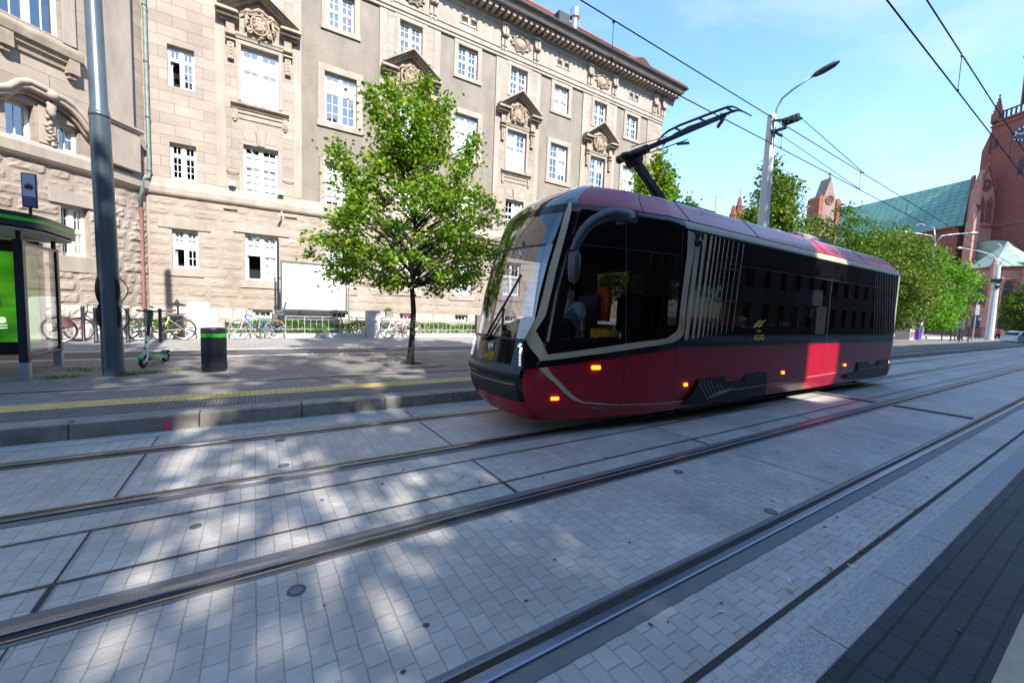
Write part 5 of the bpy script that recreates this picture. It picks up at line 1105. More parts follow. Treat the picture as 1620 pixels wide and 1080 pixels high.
# bicycles
m_tyre = mat('tyre rubber', (.028, .028, .03), .8, var=.1); m_rim = mat('alloy rim', (.60, .61, .63), .3, 1.)
def bicycle(x, y, ang, label, frame, wr=.335, tyre=None, seatm=None, step=False, basket=None, childseat=False, bag=None, lean=.06, guard=None, steer=0.):
    z0 = zs(y); t = thing('bicycle', label, 'bicycle', (x, y, z0), 'parked bicycles'); ca, sa = math.cos(ang), math.sin(ang)
    def W(u, v_, z): v2 = v_+lean*z; return (x+u*ca-v2*sa, y+u*sa+v2*ca, z0+z)
    axw = Vector((-sa, ca, 0)); A, B = W(-.52, 0, wr), W(.52, 0, wr); tyre = tyre or m_tyre
    for c in (A, B):
        b = MB(); b.torus(c, wr-.018, .020, axw, 28, 6); w_ = b.build('wheel', tyre, t, smooth=True)
        b = MB(); b.torus(c, wr-.045, .010, axw, 28, 5); b.build('rim', m_rim, w_)
        b = MB(); c_ = Vector(c)
        for k in range(14):
            a = 2*PI*k/14; u = Vector((ca*math.cos(a), sa*math.cos(a), math.sin(a))); b.tube([c_+u*.02+axw*.02*(-1)**k, c_+u*(wr-.05)], .0028, 3)
        b.tube([c_-axw*.045, c_+axw*.045], .02, 8); b.build('spokes', m_rim, w_)
    BB = (-.02+.05, 0, .29); hs, hb = (-.335, 0, .86), (-.375, 0, .74); st_ = (.19, 0, .78 if not step else .72); sd2 = (.155, 0, .66)
    b = MB(); tb = lambda p, q, r=.017: b.tube([W(*p), W(*q)], r, 8)
    if step: b.tube([W(-.345, 0, .82), W(-.25, 0, .58), W(-.1, 0, .46), W(.10, 0, .50)], .016, 8); b.tube([W(*hb), W(-.27, 0, .5), W(-.12, 0, .36), W(*BB)], .019, 8)
    else: tb((-.345, 0, .82), (.165, 0, .70)); tb(hb, BB, .02)
    tb(BB, st_); tb(hs, hb, .022)
    for s in (-.05, .05): b.tube([W(BB[0], s*.4, BB[2]), W(.52, s, wr)], .010, 6); b.tube([W(*sd2), W(.52, s, wr)], .009, 6)
    b.build('frame', frame, t, smooth=True)
    b = MB()
    for s in (-.05, .05): b.tube([W(-.385, s*.7, .70), W(-.43, s, .60), W(-.52, s, wr)], .012, 6)
    b.build('fork', frame if not guard else guard, t)
    b = MB(); b.tube([W(-.33, 0, .86), W(-.32, 0, 1.0)], .014, 6); b.tube([W(-.2, -.29, 1.0), W(-.3, -.2, 1.03), W(-.34, -.05, 1.0), W(-.34, .05, 1.0), W(-.3, .2, 1.03), W(-.2, .29, 1.0)], .011, 8); hb_ = b.build('handlebar', m_chrome, t)
    b = MB()
    for s in (-1, 1): b.tube([W(-.27, s*.23, 1.025), W(-.18, s*.30, 1.0)], .017, 8)
    b.build('grips', m_black, hb_)
    b = MB(); b.tube([W(*st_), W(.215, 0, .90)], .012, 6); P = []
    for u, w_, h in ((.08, .025, .93), (.16, .04, .945), (.25, .08, .95), (.33, .085, .955), (.36, .05, .95)): P.append([W(u, s*w_, h-(.03 if abs(s) == 1 else 0)) for s in (-1, -.6, 0, .6, 1)])
    b.grid(P); b.grid([[(p[0], p[1], p[2]-.03) for p in r] for r in P]); b.build('saddle', seatm or m_black, t, smooth=True)
    b = MB(); cb = W(*BB); b.tube([W(BB[0], -.05, BB[2]), W(BB[0], .05, BB[2])], .025, 8); b.torus(W(BB[0], -.05, BB[2]), .085, .008, axw, 18, 5)
    for s in (-1, 1): b.bar(W(BB[0], s*.07, BB[2]), W(BB[0]+s*.06, s*.075, BB[2]-s*.15), .02, .015); b.bar(W(BB[0]+s*.06, s*.07, BB[2]-s*.15), W(BB[0]+s*.06, s*.16, BB[2]-s*.15), .07, .02)
    b.bar(W(BB[0], -.05, BB[2]+.085), W(.52, -.05, wr+.035), .006, .006); b.bar(W(BB[0], -.05, BB[2]-.085), W(.52, -.05, wr-.035), .006, .006); b.build('crankset', m_black, t)
    b = MB()
    for c, a0, a1 in ((-.52, -.1, 1.9), (.52, .9, 3.1)):
        P = [[W(c+(wr+.03)*math.cos(a0+(a1-a0)*i/12), s, wr+(wr+.03)*math.sin(a0+(a1-a0)*i/12)) for s in (-.028, 0, .028)] for i in range(13)]; b.grid(P)
    b.build('mudguards', guard or m_rim, t, smooth=True)
    b = MB(); b.tube([W(.2, .05, .70), W(.75, .06, .71), W(.75, -.06, .71), W(.2, -.05, .70)], .007, 5); b.tube([W(.68, .06, .71), W(.54, .06, wr)], .006, 5); b.tube([W(.68, -.06, .71), W(.54, -.06, wr)], .006, 5); b.build('carrier', m_black, t)
    b = MB(); 
    for c in (-.52, .52):
        for k in (.9, 2.9): b.ell(W(c+.2*math.cos(k*1.3), -.02, wr+.2*math.sin(k*1.3)), (.04, .012, .018), 6, 4)
    b.build('spoke_reflectors', MATS['amber reflector'], t)
    b = MB(); b.ell(W(.72, 0, .64), (.025, .03, .03), 8, 5); b.build('rear_reflector', mat('red reflector', (.6, .02, .03), .3), t)
    b = MB(); b.tube([W(.06, -.05, .29), W(.10, -.16, .0)], .009, 5); b.build('kickstand', m_black, t)
    if basket:
        b = MB(); P = []
        for z, r_ in ((.86, .12), (1.0, .135), (1.10, .15)): P.append([W(-.50+r_*math.cos(2*PI*i/14), r_*1.1*math.sin(2*PI*i/14), z) for i in range(15)])
        b.grid(P); b.build('basket', basket, t)
        n = 260; Q = np.array([W(-.50+rng.normal()*.07, rng.normal()*.08, 1.10+abs(rng.normal())*.06) for _ in range(n)]); leaf_mesh('flowers', leaf_cloud(Q, rng.uniform(.03, .06, n), rng, 1.), m_leafC, t)
        Q = np.array([W(-.50+rng.normal()*.08, rng.normal()*.08, 1.15+abs(rng.normal())*.03) for _ in range(26)]); leaf_mesh('blossoms', leaf_cloud(Q, rng.uniform(.03, .05, 26), rng, 1.), mat('red blossom', (.55, .06, .05), .7), t)
    if childseat:
        b = MB(); b.bar(W(.42, 0, .86), W(.78, 0, .86), .30, .07); b.bar(W(.74, 0, .84), W(.86, 0, 1.32), .28, .06, (ca, sa, 0)); b.bar(W(.46, .15, .86), W(.42, .17, .50), .09, .06, (ca, sa, 0)); b.bar(W(.46, -.15, .86), W(.42, -.17, .50), .09, .06, (ca, sa, 0)); b.bar(W(.55, -.15, .92), W(.80, -.15, 1.02), .04, .1); b.bar(W(.55, .15, .92), W(.80, .15, 1.02), .04, .1)
        b.build('child_seat', mat('grey child seat', (.07, .07, .075), .55, var=.15), t, bevel=.02)
    if bag:
        b = MB(); b.bar(W(.60, -.13, .70), W(.70, -.15, .42), .10, .20, (ca, sa, 0)); b.build('pannier_bag', bag, t, bevel=.03)
    return t
m_wblue = mat('white blue paint', (.60, .64, .72), .35); m_blue = mat('blue frame paint', (.05, .13, .45), .35)
bicycle(.10, 16.55, 0.0, 'silver and blue bicycle with a grey child seat parked along the low wall', m_blue, tyre=mat('grey tyre', (.26, .26, .26), .7), guard=m_wblue, childseat=True)
bicycle(5.05, 16.45, 0.0, 'pink and white bicycle with a flower basket behind the tree trunk', mat('white pink paint', (.72, .42, .55), .4), seatm=mat('pink saddle', (.72, .03, .22), .5), step=True, basket=mat('grey wicker', (.25, .23, .21), .8, var=.3, vs=30), guard=mat('pale guard', (.72, .70, .72), .4), tyre=mat('grey tyre', (.2, .2, .2), .7))
bicycle(-2.42, 16.35, 0.15, 'lime green city bicycle with a brown saddle behind the scooter', mat('lime paint', (.46, .50, .17), .4), seatm=mat('brown saddle', (.16, .055, .035), .6), step=True, guard=mat('dark guard', (.06, .06, .07), .4))
bicycle(-3.72, 16.45, .5, 'black bicycle with a red stem parked left of the grey mast', mat('black frame paint', (.03, .03, .035), .4), seatm=m_black, guard=mat('red fork paint', (.5, .03, .03), .4))
bicycle(-4.95, 15.7, .18, 'pink bicycle with a red and grey pannier bag at the shelter edge', mat('magenta paint', (.62, .05, .33), .4), bag=mat('red grey pannier', (.30, .04, .05), .7, hue=(.06, .06, .07), vs=4), step=True, guard=m_rim)

# ================================================================ TREES
def tree(name, label, loc, H, prof, ncl, per, ls, seed, leafm, tr=.10, clear=2.2, sig=.17, spires=(), group=None, limbs=70, lean=(0, 0), cat='tree', flat=.55, tops=None, hole=.5):
    r = np.random.default_rng(seed); x0, y0, z0 = loc; t = thing(name, label, cat, loc, group)
    zz = np.array([p[0] for p in prof])*H; rr2 = np.array([p[1] for p in prof])
    b = MB(); n = 9; tz = H*.86
    tp = [Vector((x0+lean[0]*(i/n)**1.5*H+.03*math.sin(i*1.7+seed), y0+lean[1]*(i/n)**1.5*H+.03*math.cos(i*2.1+seed), z0+tz*i/n)) for i in range(n+1)]
    def trunkp(z): f = min(max((z-z0)/tz, 0), 1)*n; i = min(int(f), n-1); return tp[i].lerp(tp[i+1], f-i)
    b.tube([tp[0]-Vector((0, 0, .1))]+tp, [tr*1.35]+[tr*(1.18 if i == 0 else (1-.88*i/n)) for i in range(n+1)], 10)
    cs = []
    w_ = (np.interp(np.linspace(0, 1, 60)*H, zz, rr2)**1.55); w_ /= w_.sum()
    for k in range(ncl):
        z = (r.choice(60, p=w_)+r.uniform())/60*H; R0 = np.interp(z, zz, rr2); a = r.uniform(0, 2*PI)
        lump = 1+.18*math.sin(3*a+seed+z*.9)+.12*math.sin(5*a-z*1.7+seed*2); rad = R0*lump*(hole+(1-hole)*r.uniform()**.6); q = trunkp(z0+z); cs.append((q.x+rad*math.cos(a), q.y+rad*math.sin(a), z0+z+r.normal()*.05))
    for (sx, sy, sz0, sz1) in spires:
        m_ = int((sz1-sz0)/.13)
        for k in range(m_): f = k/m_; cs.append((x0+sx*(.75+.35*f)+r.normal()*.04, y0+sy*(.75+.35*f)+r.normal()*.04, z0+sz0+(sz1-sz0)*f))
        b.tube([trunkp(z0+sz0-1.2), Vector((x0+sx*.7, y0+sy*.7, z0+sz0-.2)), Vector((x0+sx*1.08, y0+sy*1.08, z0+sz1-.15))], [.035, .025, .006], 5)
    cs = np.array(cs)
    for k in r.permutation(len(cs))[:limbs]:
        c = Vector(cs[k]); d = math.hypot(c.x-x0, c.y-y0); q = trunkp(max(z0+clear*.92, c.z-.25-d*.42)); m1 = q.lerp(c, .5)+Vector((r.normal()*.06, r.normal()*.06, .05+.05*d)); rb = min(tr*.42, .012+.016*d)
        b.tube([q, q.lerp(m1, .5)+Vector((0, 0, .02)), m1, c], [rb, rb*.8, rb*.6, .005], 5, cap=False)
    b.build('trunk', m_bark, t, smooth=True)
    m_ = r.integers(int(per*.5), int(per*1.5), len(cs)); P = np.repeat(cs, m_, 0); sc = np.repeat(r.uniform(.7, 1.35, len(cs)), m_)[:, None]
    g = r.normal(size=P.shape)*np.array([1, 1, flat+.15])*sig*sc; g[:, 2] -= .25*np.hypot(g[:, 0], g[:, 1]); P = P+g; P = P[P[:, 2] > z0+clear*.8]
    leaf_mesh('crown', leaf_cloud(P, r.uniform(.7, 1.25, len(P))*ls, r), leafm, t); return t
SPH = [(.27, .0), (.31, 1.85), (.37, 2.6), (.45, 2.5), (.56, 1.95), (.67, 1.30), (.76, .75), (.86, .25), (1., .02)]
spir = [(-1.05, -.3, 4.9, 6.45), (-.45, .3, 5.2, 7.1), (.15, -.2, 5.6, 7.15), (.75, .1, 5.2, 7.0), (1.3, -.4, 4.6, 6.0), (-1.7, .2, 4.0, 5.3), (1.9, .3, 3.8, 4.9), (.5, .8, 5, 6.6), (-.3, -.7, 4.9, 6.3)]
tree('street_tree', 'young maple with a dark slim trunk standing on the platform left of the tram', (3.42, 10.2, zs(10.2)), 7.0, SPH, 215, 78, .094, 5, m_leafA, tr=.085, clear=2.1, sig=.15, spires=spir, limbs=90, hole=.35)
tree('street_tree', 'young maple behind the tram roof near the right corner of the building', (12.7, 10.3, zs(10.3)), 7.3, SPH, 260, 60, .125, 8, m_leafA, tr=.09, clear=2.1, sig=.17, spires=spir[:5]+[(0, 0, 5, 7.6)], limbs=60, hole=.35)
tree('street_tree', 'slender light green tree behind the concrete lamp pole', (21.6, 10.6, zs(10.6)), 9.0, [(.2, 0), (.3, 1.6), (.5, 1.9), (.7, 1.3), (.9, .6), (1, .05)], 190, 55, .16, 12, m_leafD, tr=.11, clear=2., sig=.24, spires=[(-.4, 0, 6, 9.3), (1.2, -.2, 5.5, 8.6), (-1.4, .2, 4.5, 6.8), (.5, .4, 6, 8.3)], limbs=60, hole=.3)
BR = [(.12, .3), (.2, .75), (.35, 1.), (.55, 1.), (.75, .8), (.9, .45), (1., .05)]
def big(label, x, y, H, R, seed, lm, n=300, per=72, ls=.185, sig=.38, gr='trees beyond the tram'):
    return tree('broadleaf_tree', label, (x, y, 0 if x > 40 else zs(min(y, 20))), H, [(a, q*R) for a, q in BR], n, per, ls, seed, lm, tr=.17, clear=1.6, sig=sig, group=gr, limbs=40, hole=.45)
big('dark green round tree behind the tram, darkest of the row', 40.5, 15.0, 11.6, 3.6, 21, m_leafB)
big('light green tree between the lamp pole and the dark tree', 31.0, 14.2, 8.3, 2.7, 22, m_leafD)
big('olive green tree over the rear of the tram', 44.5, 12.6, 10.2, 3.6, 23, m_leafD, n=300)
big('tall mid green tree behind the tram tail, beside the double lamp', 52, 15, 11.2, 4.3, 24, m_leafE, n=330)
big('bright green bushy tree in front of the church wall', 64.5, 14.6, 10.8, 4.1, 25, m_leafC, n=400, per=72, ls=.21)
big('bright green lower tree beside the fence by the church', 60, 13.6, 6.0, 2.6, 26, m_leafC, n=200)
big('dark reddish green tree at the right edge by the church porch', 90.5, 9.0, 8.6, 3.0, 27, m_leafB, n=240, ls=.24)
big('distant dark tree behind the brick gable', 72, 34, 13, 6, 28, m_leafB, n=200, ls=.5, sig=.6)
# ================================================================ OVERHEAD LINE, POLES
m_wire = mat('copper contact wire', (.02, .02, .035), .5)
def zmess(x): return 6.72-.022*max(0, x-3)-.0*x
def zcont(x): return 6.05-.012*max(0, x-4)
def wire(label, Y, zf, r=.011, x0=-30, x1=75, n=40):
    b = MB(); b.tube([(x0+(x1-x0)*i/n, Y, zf(x0+(x1-x0)*i/n)) for i in range(n+1)], r, 5); return tag(b.build('overhead_wire', m_wire), label, 'wire', 'overhead tram wires')
wire('upper carrier wire passing left of the lamp pole above the tram', 5.3, zmess); wire('lower contact wire touched by the tram pantograph', 5.3, zcont)
wire('upper right carrier wire crossing the open sky', 2.3, lambda x: 6.92-.021*max(0, x)); wire('lower right contact wire crossing the open sky', 2.3, lambda x: 6.18-.012*max(0, x))
for Y, xs, f0, f1 in ((5.3, (5.16, 11.0, 16.0, 20.5, 27), zcont, zmess), (2.3, (10.95, 15.9, 22, 29), lambda x: 6.18-.012*x, lambda x: 6.92-.021*x)):
    for x in xs:
        b = MB(); b.tube([(x, Y, f0(x)), (x, Y, f1(x))], .006, 5); b.ell((x, Y, f0(x)+.02), (.04, .02, .035), 6, 4); b.ell((x, Y, f1(x)-.02), (.035, .02, .03), 6, 4)
        nth = ('nearest the camera', 'second', 'third', 'fourth', 'farthest')[list(xs).index(x)] if Y > 3 else ('nearest the camera', 'second', 'third', 'farthest')[list(xs).index(x)]
        tag(b.build('wire_dropper', m_wire), '%s of the short droppers joining the two wires over the %s' % (nth, 'tram' if Y > 3 else 'empty nearer track'), 'wire', 'wire droppers')
t = thing('lamp_pole', 'square white concrete pole with a curved arm street lamp and a wire tensioner', 'lamp post', (16.2, 8.2, zs(8.2)))
b = MB(); P = []
for z, h in ((.2, .21), (9.25, .125)): P.append([(16.2+h*c, 8.2+h*s, z) for c, s in ((-.6, -1), (.6, -1), (1, -.6), (1, .6), (.6, 1), (-.6, 1), (-1, .6), (-1, -.6), (-.6, -1))])
b.grid(P); b.lathe([(.13, 9.24), (.1, 9.3), (.01, 9.31)], (16.2, 8.2, 0), 8); b.build('shaft', mat('white concrete', (.60, .59, .56), .85, var=.08, vs=3, bump=.2), t, autos=30)
b = MB(); b.tube([(16.28, 8.15, 9.1), (16.3, 8.1, 9.5), (16.32, 7.95, 9.8), (16.36, 7.6, 10.0), (16.46, 7.1, 10.22)], .035, 8); b.build('lamp_arm', m_galv, t, smooth=True)
b = MB(); P = []
for i, (f, wd, hh) in enumerate(((0, .03, .03), (.1, .11, .07), (.3, .15, .10), (.6, .14, .09), (.75, .05, .03))):
    c = Vector((16.46+f*.22, 7.1-f*.95, 10.22+f*.30)); P.append([(c.x+wd*math.cos(a), c.y, c.z+hh*math.sin(a)) for a in [2*PI*k/12 for k in range(13)]])
b.grid(P); b.build('lamp_head', mat('dark lamp head', (.09, .095, .10), .5), t, smooth=True)
b = MB(); b.box(16.0, 7.6, 8.55, 16.12, 8.1, 8.62); b.box(15.8, 7.95, 8.52, 16.6, 8.02, 8.58); b.bar((16.1, 8.1, 9.0), (16.25, 7.2, 8.8), .07, .07); b.build('bracket', m_gutter, t)
b = MB(); 
for k, (x, y) in enumerate(((16.35, 7.75), (16.45, 7.62), (16.55, 7.55))): b.lathe([(.05, -.12), (.14, -.1), (.14, .1), (.05, .12)], (x, y, 8.92+.05*k), 12, axis='y')
b.build('tension_wheel', m_black, t)
b = MB(); b.tube([(16.25, 7.3, 8.9), (16.25, 5.3, zmess(16.25)+.02)], .012, 5); b.tube([(16.22, 7.9, 8.5), (15.9, 5.3, zcont(15.9)+.02)], .01, 5); b.build('stay_wire', m_wire, t)
# far street lamps and poles
def far_lamp(label, x, y, H, arms, r, m, name='street_lamp', group='street lamps far down the street', tilt=(0, 0)):
    t = thing(name, label, 'lamp post', (x, y, 0), group); b = MB(); tx, ty = tilt; b.tube([(x, y, 0), (x+tx*.5, y+ty*.5, H*.5), (x+tx, y+ty, H)], [r, r*.8, r*.6], 10); b.build('shaft', m, t)
    for (dx, dy, dz) in arms:
        l_ = math.hypot(dx, dy); ux, uy = dx/l_, dy/l_; X, Y_ = x+tx, y+ty
        b = MB(); b.tube([(X, Y_, H-.05), (X+dx*.15, Y_+dy*.15, H+dz*.7), (X+dx*.5, Y_+dy*.5, H+dz*.9), (X+dx*.85, Y_+dy*.85, H+dz)], .05, 6); a = b.build('arm', m, t, smooth=True)
        b = MB(); c = Vector((X+dx*.95, Y_+dy*.95, H+dz+.03)); b.tube([c-Vector((ux, uy, .08))*.45, c, c+Vector((ux, uy, .08))*.4], [.06, .16, .05], 8); b.build('lamp_head', m_chrome if False else m_galv, a, smooth=True)
    return t
far_lamp('slim double armed street lamp beside the purple kiosk', 55.4, 12.25, 9.8, [(-2.2, 1.9, .9), (2.6, -2.1, .9), (1.2, 1.6, 2.0)], .13, m_galv, tilt=(.35, -.2))
far_lamp('thick white mast with a pair of lamp arms in front of the church porch', 76.4, 10.8, 9.2, [(-5.2, 2.6, 1.9), (3.0, -2.4, 1.8)], .38, mat('white mast paint', (.5, .52, .53), .5, var=.06))
far_lamp('dark grey mast between the bright tree and the church', 73.4, 12.75, 8.0, [], .28, m_mast, name='mast', group=None)
b = MB(); b.box(76.0, 10.3, 7.3, 76.8, 11.2, 7.7); b.box(75.9, 10.4, 6.6, 76.3, 10.8, 6.9); tag(b.build('mast_equipment', m_gutter), 'dark equipment boxes clamped on the thick white mast', 'box')
for k, (y, z) in enumerate(((9, 6.4), (9.6, 7.0), (11, 6.2), (8.2, 7.8), (12.5, 6.8))):
    b = MB(); b.tube([(60, 22+k, z+.5), (70, 14+k*.5, z), (76.4, 10.8, z+.2), (90, 2-k, z+.6)], .018, 4); tag(b.build('span_wire', m_wire), 'thin span wire strung across the far junction', 'wire', 'span wires at the far junction')
# kiosk, signs, railings, car, passer by
t = thing('advertising_kiosk', 'white advertising pillar with photo panels and a purple side at the tram tail', 'kiosk', (54.4, 13.0, 0))
b = MB(); b.box(53.2, 12.5, 0, 54.5, 13.6, 3.6); b.build('kiosk_body', mat('white kiosk', (.75, .75, .76), .5, var=.05), t)
b = MB(); b.box(54.5, 12.2, 0, 55.0, 13.6, 3.9); pu = b.build('purple_panel', mat('purple panel', (.10, .035, .42), .5, var=.1), t)
b = MB(); b.torus((54.75, 12.18, 2.0), .28, .04, (0, 1, 0), 20, 6); b.bar((54.62, 12.18, 1.8), (54.88, 12.18, 2.2), .04, .05); b.build('panel_emblem', m_white, pu)
for k in range(3):
    b = MB(); b.box(53.3, 12.48, .45+1.0*k, 54.4, 12.499, 1.15+1.0*k); b.build('photo_panel', mat('photo panel %s' % 'abc'[k], [(.25, .06, .08), (.20, .08, .16), (.12, .05, .22)][k], .5, var=.6, vs=3, hue=(.5, .3, .25)), t)
t = thing('street_sign', 'back of road signs with a blue street name plate on one grey pole', 'sign', (66.5, 10.6, 0))
b = MB(); b.tube([(66.5, 10.6, 0), (66.6, 10.6, 5.4)], .07, 8); b.build('pole', m_galv, t)
b = MB(); b.lathe([(.01, -.02), (.45, -.02), (.45, .02), (.01, .02)], (66.6, 10.5, 5.0), 16, axis='y'); b.box(65.6, 10.48, 3.1, 67.5, 10.52, 4.2); b.build('sign_backs', mat('grey sign back', (.22, .26, .30), .5), t)
b = MB(); b.box(67.0, 10.45, 2.55, 68.9, 10.49, 2.85); b.build('name_plate', mat('blue plate', (.05, .06, .28), .5), t)
for (x0, y0, x1, y1, lab) in ((57.5, 11.2, 60.3, 9.9, 'black tubular barrier on the pavement, the nearer one behind the tram tail'), (62.0, 11.4, 63.2, 10.8, 'short black barrier behind the other one')):
    t = thing('street_barrier', lab, 'barrier', (x0, y0, 0), 'black barriers'); n = 3
    for i in range(n+1): f = i/n; b = MB(); b.tube([(x0+(x1-x0)*f, y0+(y1-y0)*f, 0), (x0+(x1-x0)*f, y0+(y1-y0)*f, 1.5)], .05, 6); b.build('post', m_black, t)
    b = MB()
    for z in (.75, 1.1): b.bar((x0, y0, z), (x1, y1, z), .05, .06)
    b.build('rails', m_black, t)
def picket(x0, y0, x1, y1, lab, h=1.9):
    t = thing('park_fence', lab, 'fence', (x0, y0, 0), 'dark park fences by the church'); b = MB(); n = int(math.hypot(x1-x0, y1-y0)/.28)
    for i in range(n+1): f = i/n; b.tube([(x0+(x1-x0)*f, y0+(y1-y0)*f, 0), (x0+(x1-x0)*f, y0+(y1-y0)*f, h)], .02, 4)
    for z in (.3, h-.15): b.bar((x0, y0, z), (x1, y1, z), .05, .05)
    b.build('pickets', m_gutter, t)
    b = MB(); b.box(min(x0, x1), min(y0, y1), -.02, max(x0, x1), min(y0, y1)+.2, .3) if abs(y1-y0) < .5 else b.bar((x0, y0, .12), (x1, y1, .12), .25, .3); b.build('plinth', m_conc, t)
picket(66, 18.5, 82, 15.3, 'dark iron fence below the bright green tree'); picket(83, 15.6, 92, 13.2, 'dark iron fence right of the grey mast')
m_silver = mat('silver car paint', (.55, .58, .60), .25, .6, var=.03, coat=.6)
t = thing('parked_car', 'silver estate car at the right edge seen from behind', 'car', (71.4, 7.9, 0)); ca = math.radians(-38)
def CW(u, v_, z): return (71.0+u*math.cos(ca)-v_*math.sin(ca), 8.6+u*math.sin(ca)+v_*math.cos(ca), z)
b = MB(); pr = [(0, .35), (-.03, .75), (.05, .98), (.45, 1.40), (.7, 1.50), (2.4, 1.50), (3.2, 1.02), (4.3, .88), (4.5, .6), (4.5, .3), (0, .3)]
for s, (v0, v1) in enumerate(((-.88, .88),)): b.prism(pr, lambda u, z, d: CW(u, d*(1 if z < 1.0 else .84), z), v0, v1)
cb = b.build('car_body', m_silver, t, bevel=.06)
b = MB(); 
for s in (-1, 1): b.prism([(.45, 1.06), (.62, 1.40), (2.3, 1.42), (2.95, 1.06)], lambda u, z, d: CW(u, s*d*(.885 if z < 1.1 else .80), z), .99, 1.01)
b.prism([(-.70, 1.05), (.70, 1.05), (.62, 1.36), (-.62, 1.36)], lambda v_, z, d: CW(.06+(z-1.)*.95+d, v_, z), -.02, 0); b.build('windows', m_blk, t)
for u in (.85, 3.6):
    for s in (-1, 1):
        b = MB(); c = CW(u, s*.80, .33); b.torus(c, .24, .09, (-math.sin(ca), math.cos(ca), 0), 18, 6); w_ = b.build('wheel', m_black, t); b = MB(); d_ = Vector((-math.sin(ca), math.cos(ca), 0))*.1; b.tube([Vector(c)-d_, Vector(c)+d_], .19, 12); b.build('rim', m_galv, w_)
for s in (-1, 1):
    b = MB(); P_ = [CW(-.05, s*.62, .80), CW(.02, s*.90, .80), CW(.30, s*.90, .98), CW(.04, s*.62, .98)]; b.add(P_+[tuple(Vector(p)+Vector((.06, 0, 0))) for p in P_], [(0, 1, 2, 3), (7, 6, 5, 4), (0, 4, 5, 1), (1, 5, 6, 2), (2, 6, 7, 3), (3, 7, 4, 0)]); b.build('tail_lamp', mat('red lamp glass', (.45, .015, .015), .3), t)
pe = thing('person', 'passer by in a blue shirt and dark trousers walking in front of the church', 'person', (88.5, 11.75, .0)); bx, by, bz = 88.5, 11.75, .15
V, E_, Rr = [], [], []
def v3(p, r, par=None):
    V.append((bx+p[0], by+p[1], bz+p[2])); Rr.append(r)
    if par is not None: E_.append((par, len(V)-1))
    return len(V)-1
pl = v3((0, 0, .92), .15); cc = v3((0, 0, 1.25), .17, pl); n_ = v3((0, 0, 1.47), .055, cc); hh_ = v3((0, 0, 1.60), .10, n_); v3((0, 0, 1.70), .085, hh_)
for s in (-1, 1):
    a = v3((s*.2, 0, 1.38), .065, cc); e = v3((s*.27, -.05, 1.1), .05, a); w_ = v3((s*.25, -.2, .92), .04, e); v3((s*.25, -.25, .86), .035, w_)
    k = v3((s*.11, -.12*s, .5), .075, pl); f = v3((s*.11, -.25*s+.05, .08), .05, k); v3((s*.11, -.25*s-.12, .04), .04, f)
skin('body', V, E_, Rr, m_skin, pe, 1)
skin('shirt', [(bx, by, bz+.9), (bx, by, bz+1.25), (bx, by, bz+1.44), (bx-.22, by, bz+1.36), (bx-.28, by-.05, bz+1.14), (bx+.22, by, bz+1.36), (bx+.28, by-.05, bz+1.14)], [(0, 1), (1, 2), (1, 3), (3, 4), (1, 5), (5, 6)], [.18, .2, .08, .09, .08, .09, .08], mat('blue shirt', (.10, .12, .42), .8), pe, 1)
skin('trousers', [(bx, by, bz+.95), (bx-.11, by+.12, bz+.5), (bx-.11, by+.28, bz+.14), (bx+.11, by-.12, bz+.5), (bx+.11, by-.18, bz+.14)], [(0, 1), (1, 2), (0, 3), (3, 4)], [.17, .1, .08, .1, .08], mat('dark trousers', (.03, .03, .04), .9), pe, 1)
b = MB(); b.ell((bx, by, bz+1.68), (.11, .115, .11), 10, 6); b.build('hair', m_hair, pe, smooth=True)
sheet('far_plaza', 24, 9.2, 140, 40, .006, mat('pale plaza paving', (.36, .34, .31), .85, var=.1, vs=.6))
sheet('far_cycle_lane', 58, 8.7, 110, 10.2, .012, mat('red cycle lane', (.46, .22, .19), .85, var=.1, vs=1.))
b = MB()
for k in range(6): b.add([(52+k*1.1, 3.4, .008), (52.55+k*1.1, 3.4, .008), (52.55+k*1.1, 6.9, .008), (52+k*1.1, 6.9, .008)], [(0, 1, 2, 3)])
tag(b.build('crosswalk_markings', m_line), kind='structure')

# ================================================================ THE BRICK CHURCH
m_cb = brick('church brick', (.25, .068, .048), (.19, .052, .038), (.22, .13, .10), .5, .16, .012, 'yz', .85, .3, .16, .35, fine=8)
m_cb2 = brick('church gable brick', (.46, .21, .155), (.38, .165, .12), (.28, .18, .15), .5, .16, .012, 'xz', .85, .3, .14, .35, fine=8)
m_trim = mat('terracotta trim', (.25, .075, .05), .8, var=.2, vs=1.)
m_croof = brick('green copper roof', (.17, .33, .255), (.145, .29, .225), (.07, .15, .115), 1.5, .95, .07, 'yz', .6, .5, .2, .22, fine=4, offset=0)
m_proof = mat('pale copper roof', (.27, .33, .26), .6, var=.15, vs=.8)
m_dk = mat('dark lancet', (.025, .022, .025), .6)
m_bal = mat('dark balustrade', (.10, .05, .045), .8)
ch = thing('brick_church', 'red brick church with a clock tower, green copper nave roof and pointed gable', 'church', (121.6, 20.25, 0))
FU = Vector((.46947, .88295, 0)); FV = Vector((.88295, -.46947, 0)); F0_ = Vector((121.6, 20.25, 0))
def CH(a, b_, z): p = F0_+FU*a+FV*b_; return (p.x, p.y, z)
def cbox(b, a0, a1, b0, b1, z0, z1):
    vs = [CH(a, bb, z) for a in (a0, a1) for bb in (b0, b1) for z in (z0, z1)]; b.add(vs, [(0, 1, 3, 2), (4, 6, 7, 5), (0, 4, 5, 1), (2, 3, 7, 6), (0, 2, 6, 4), (1, 5, 7, 3)])
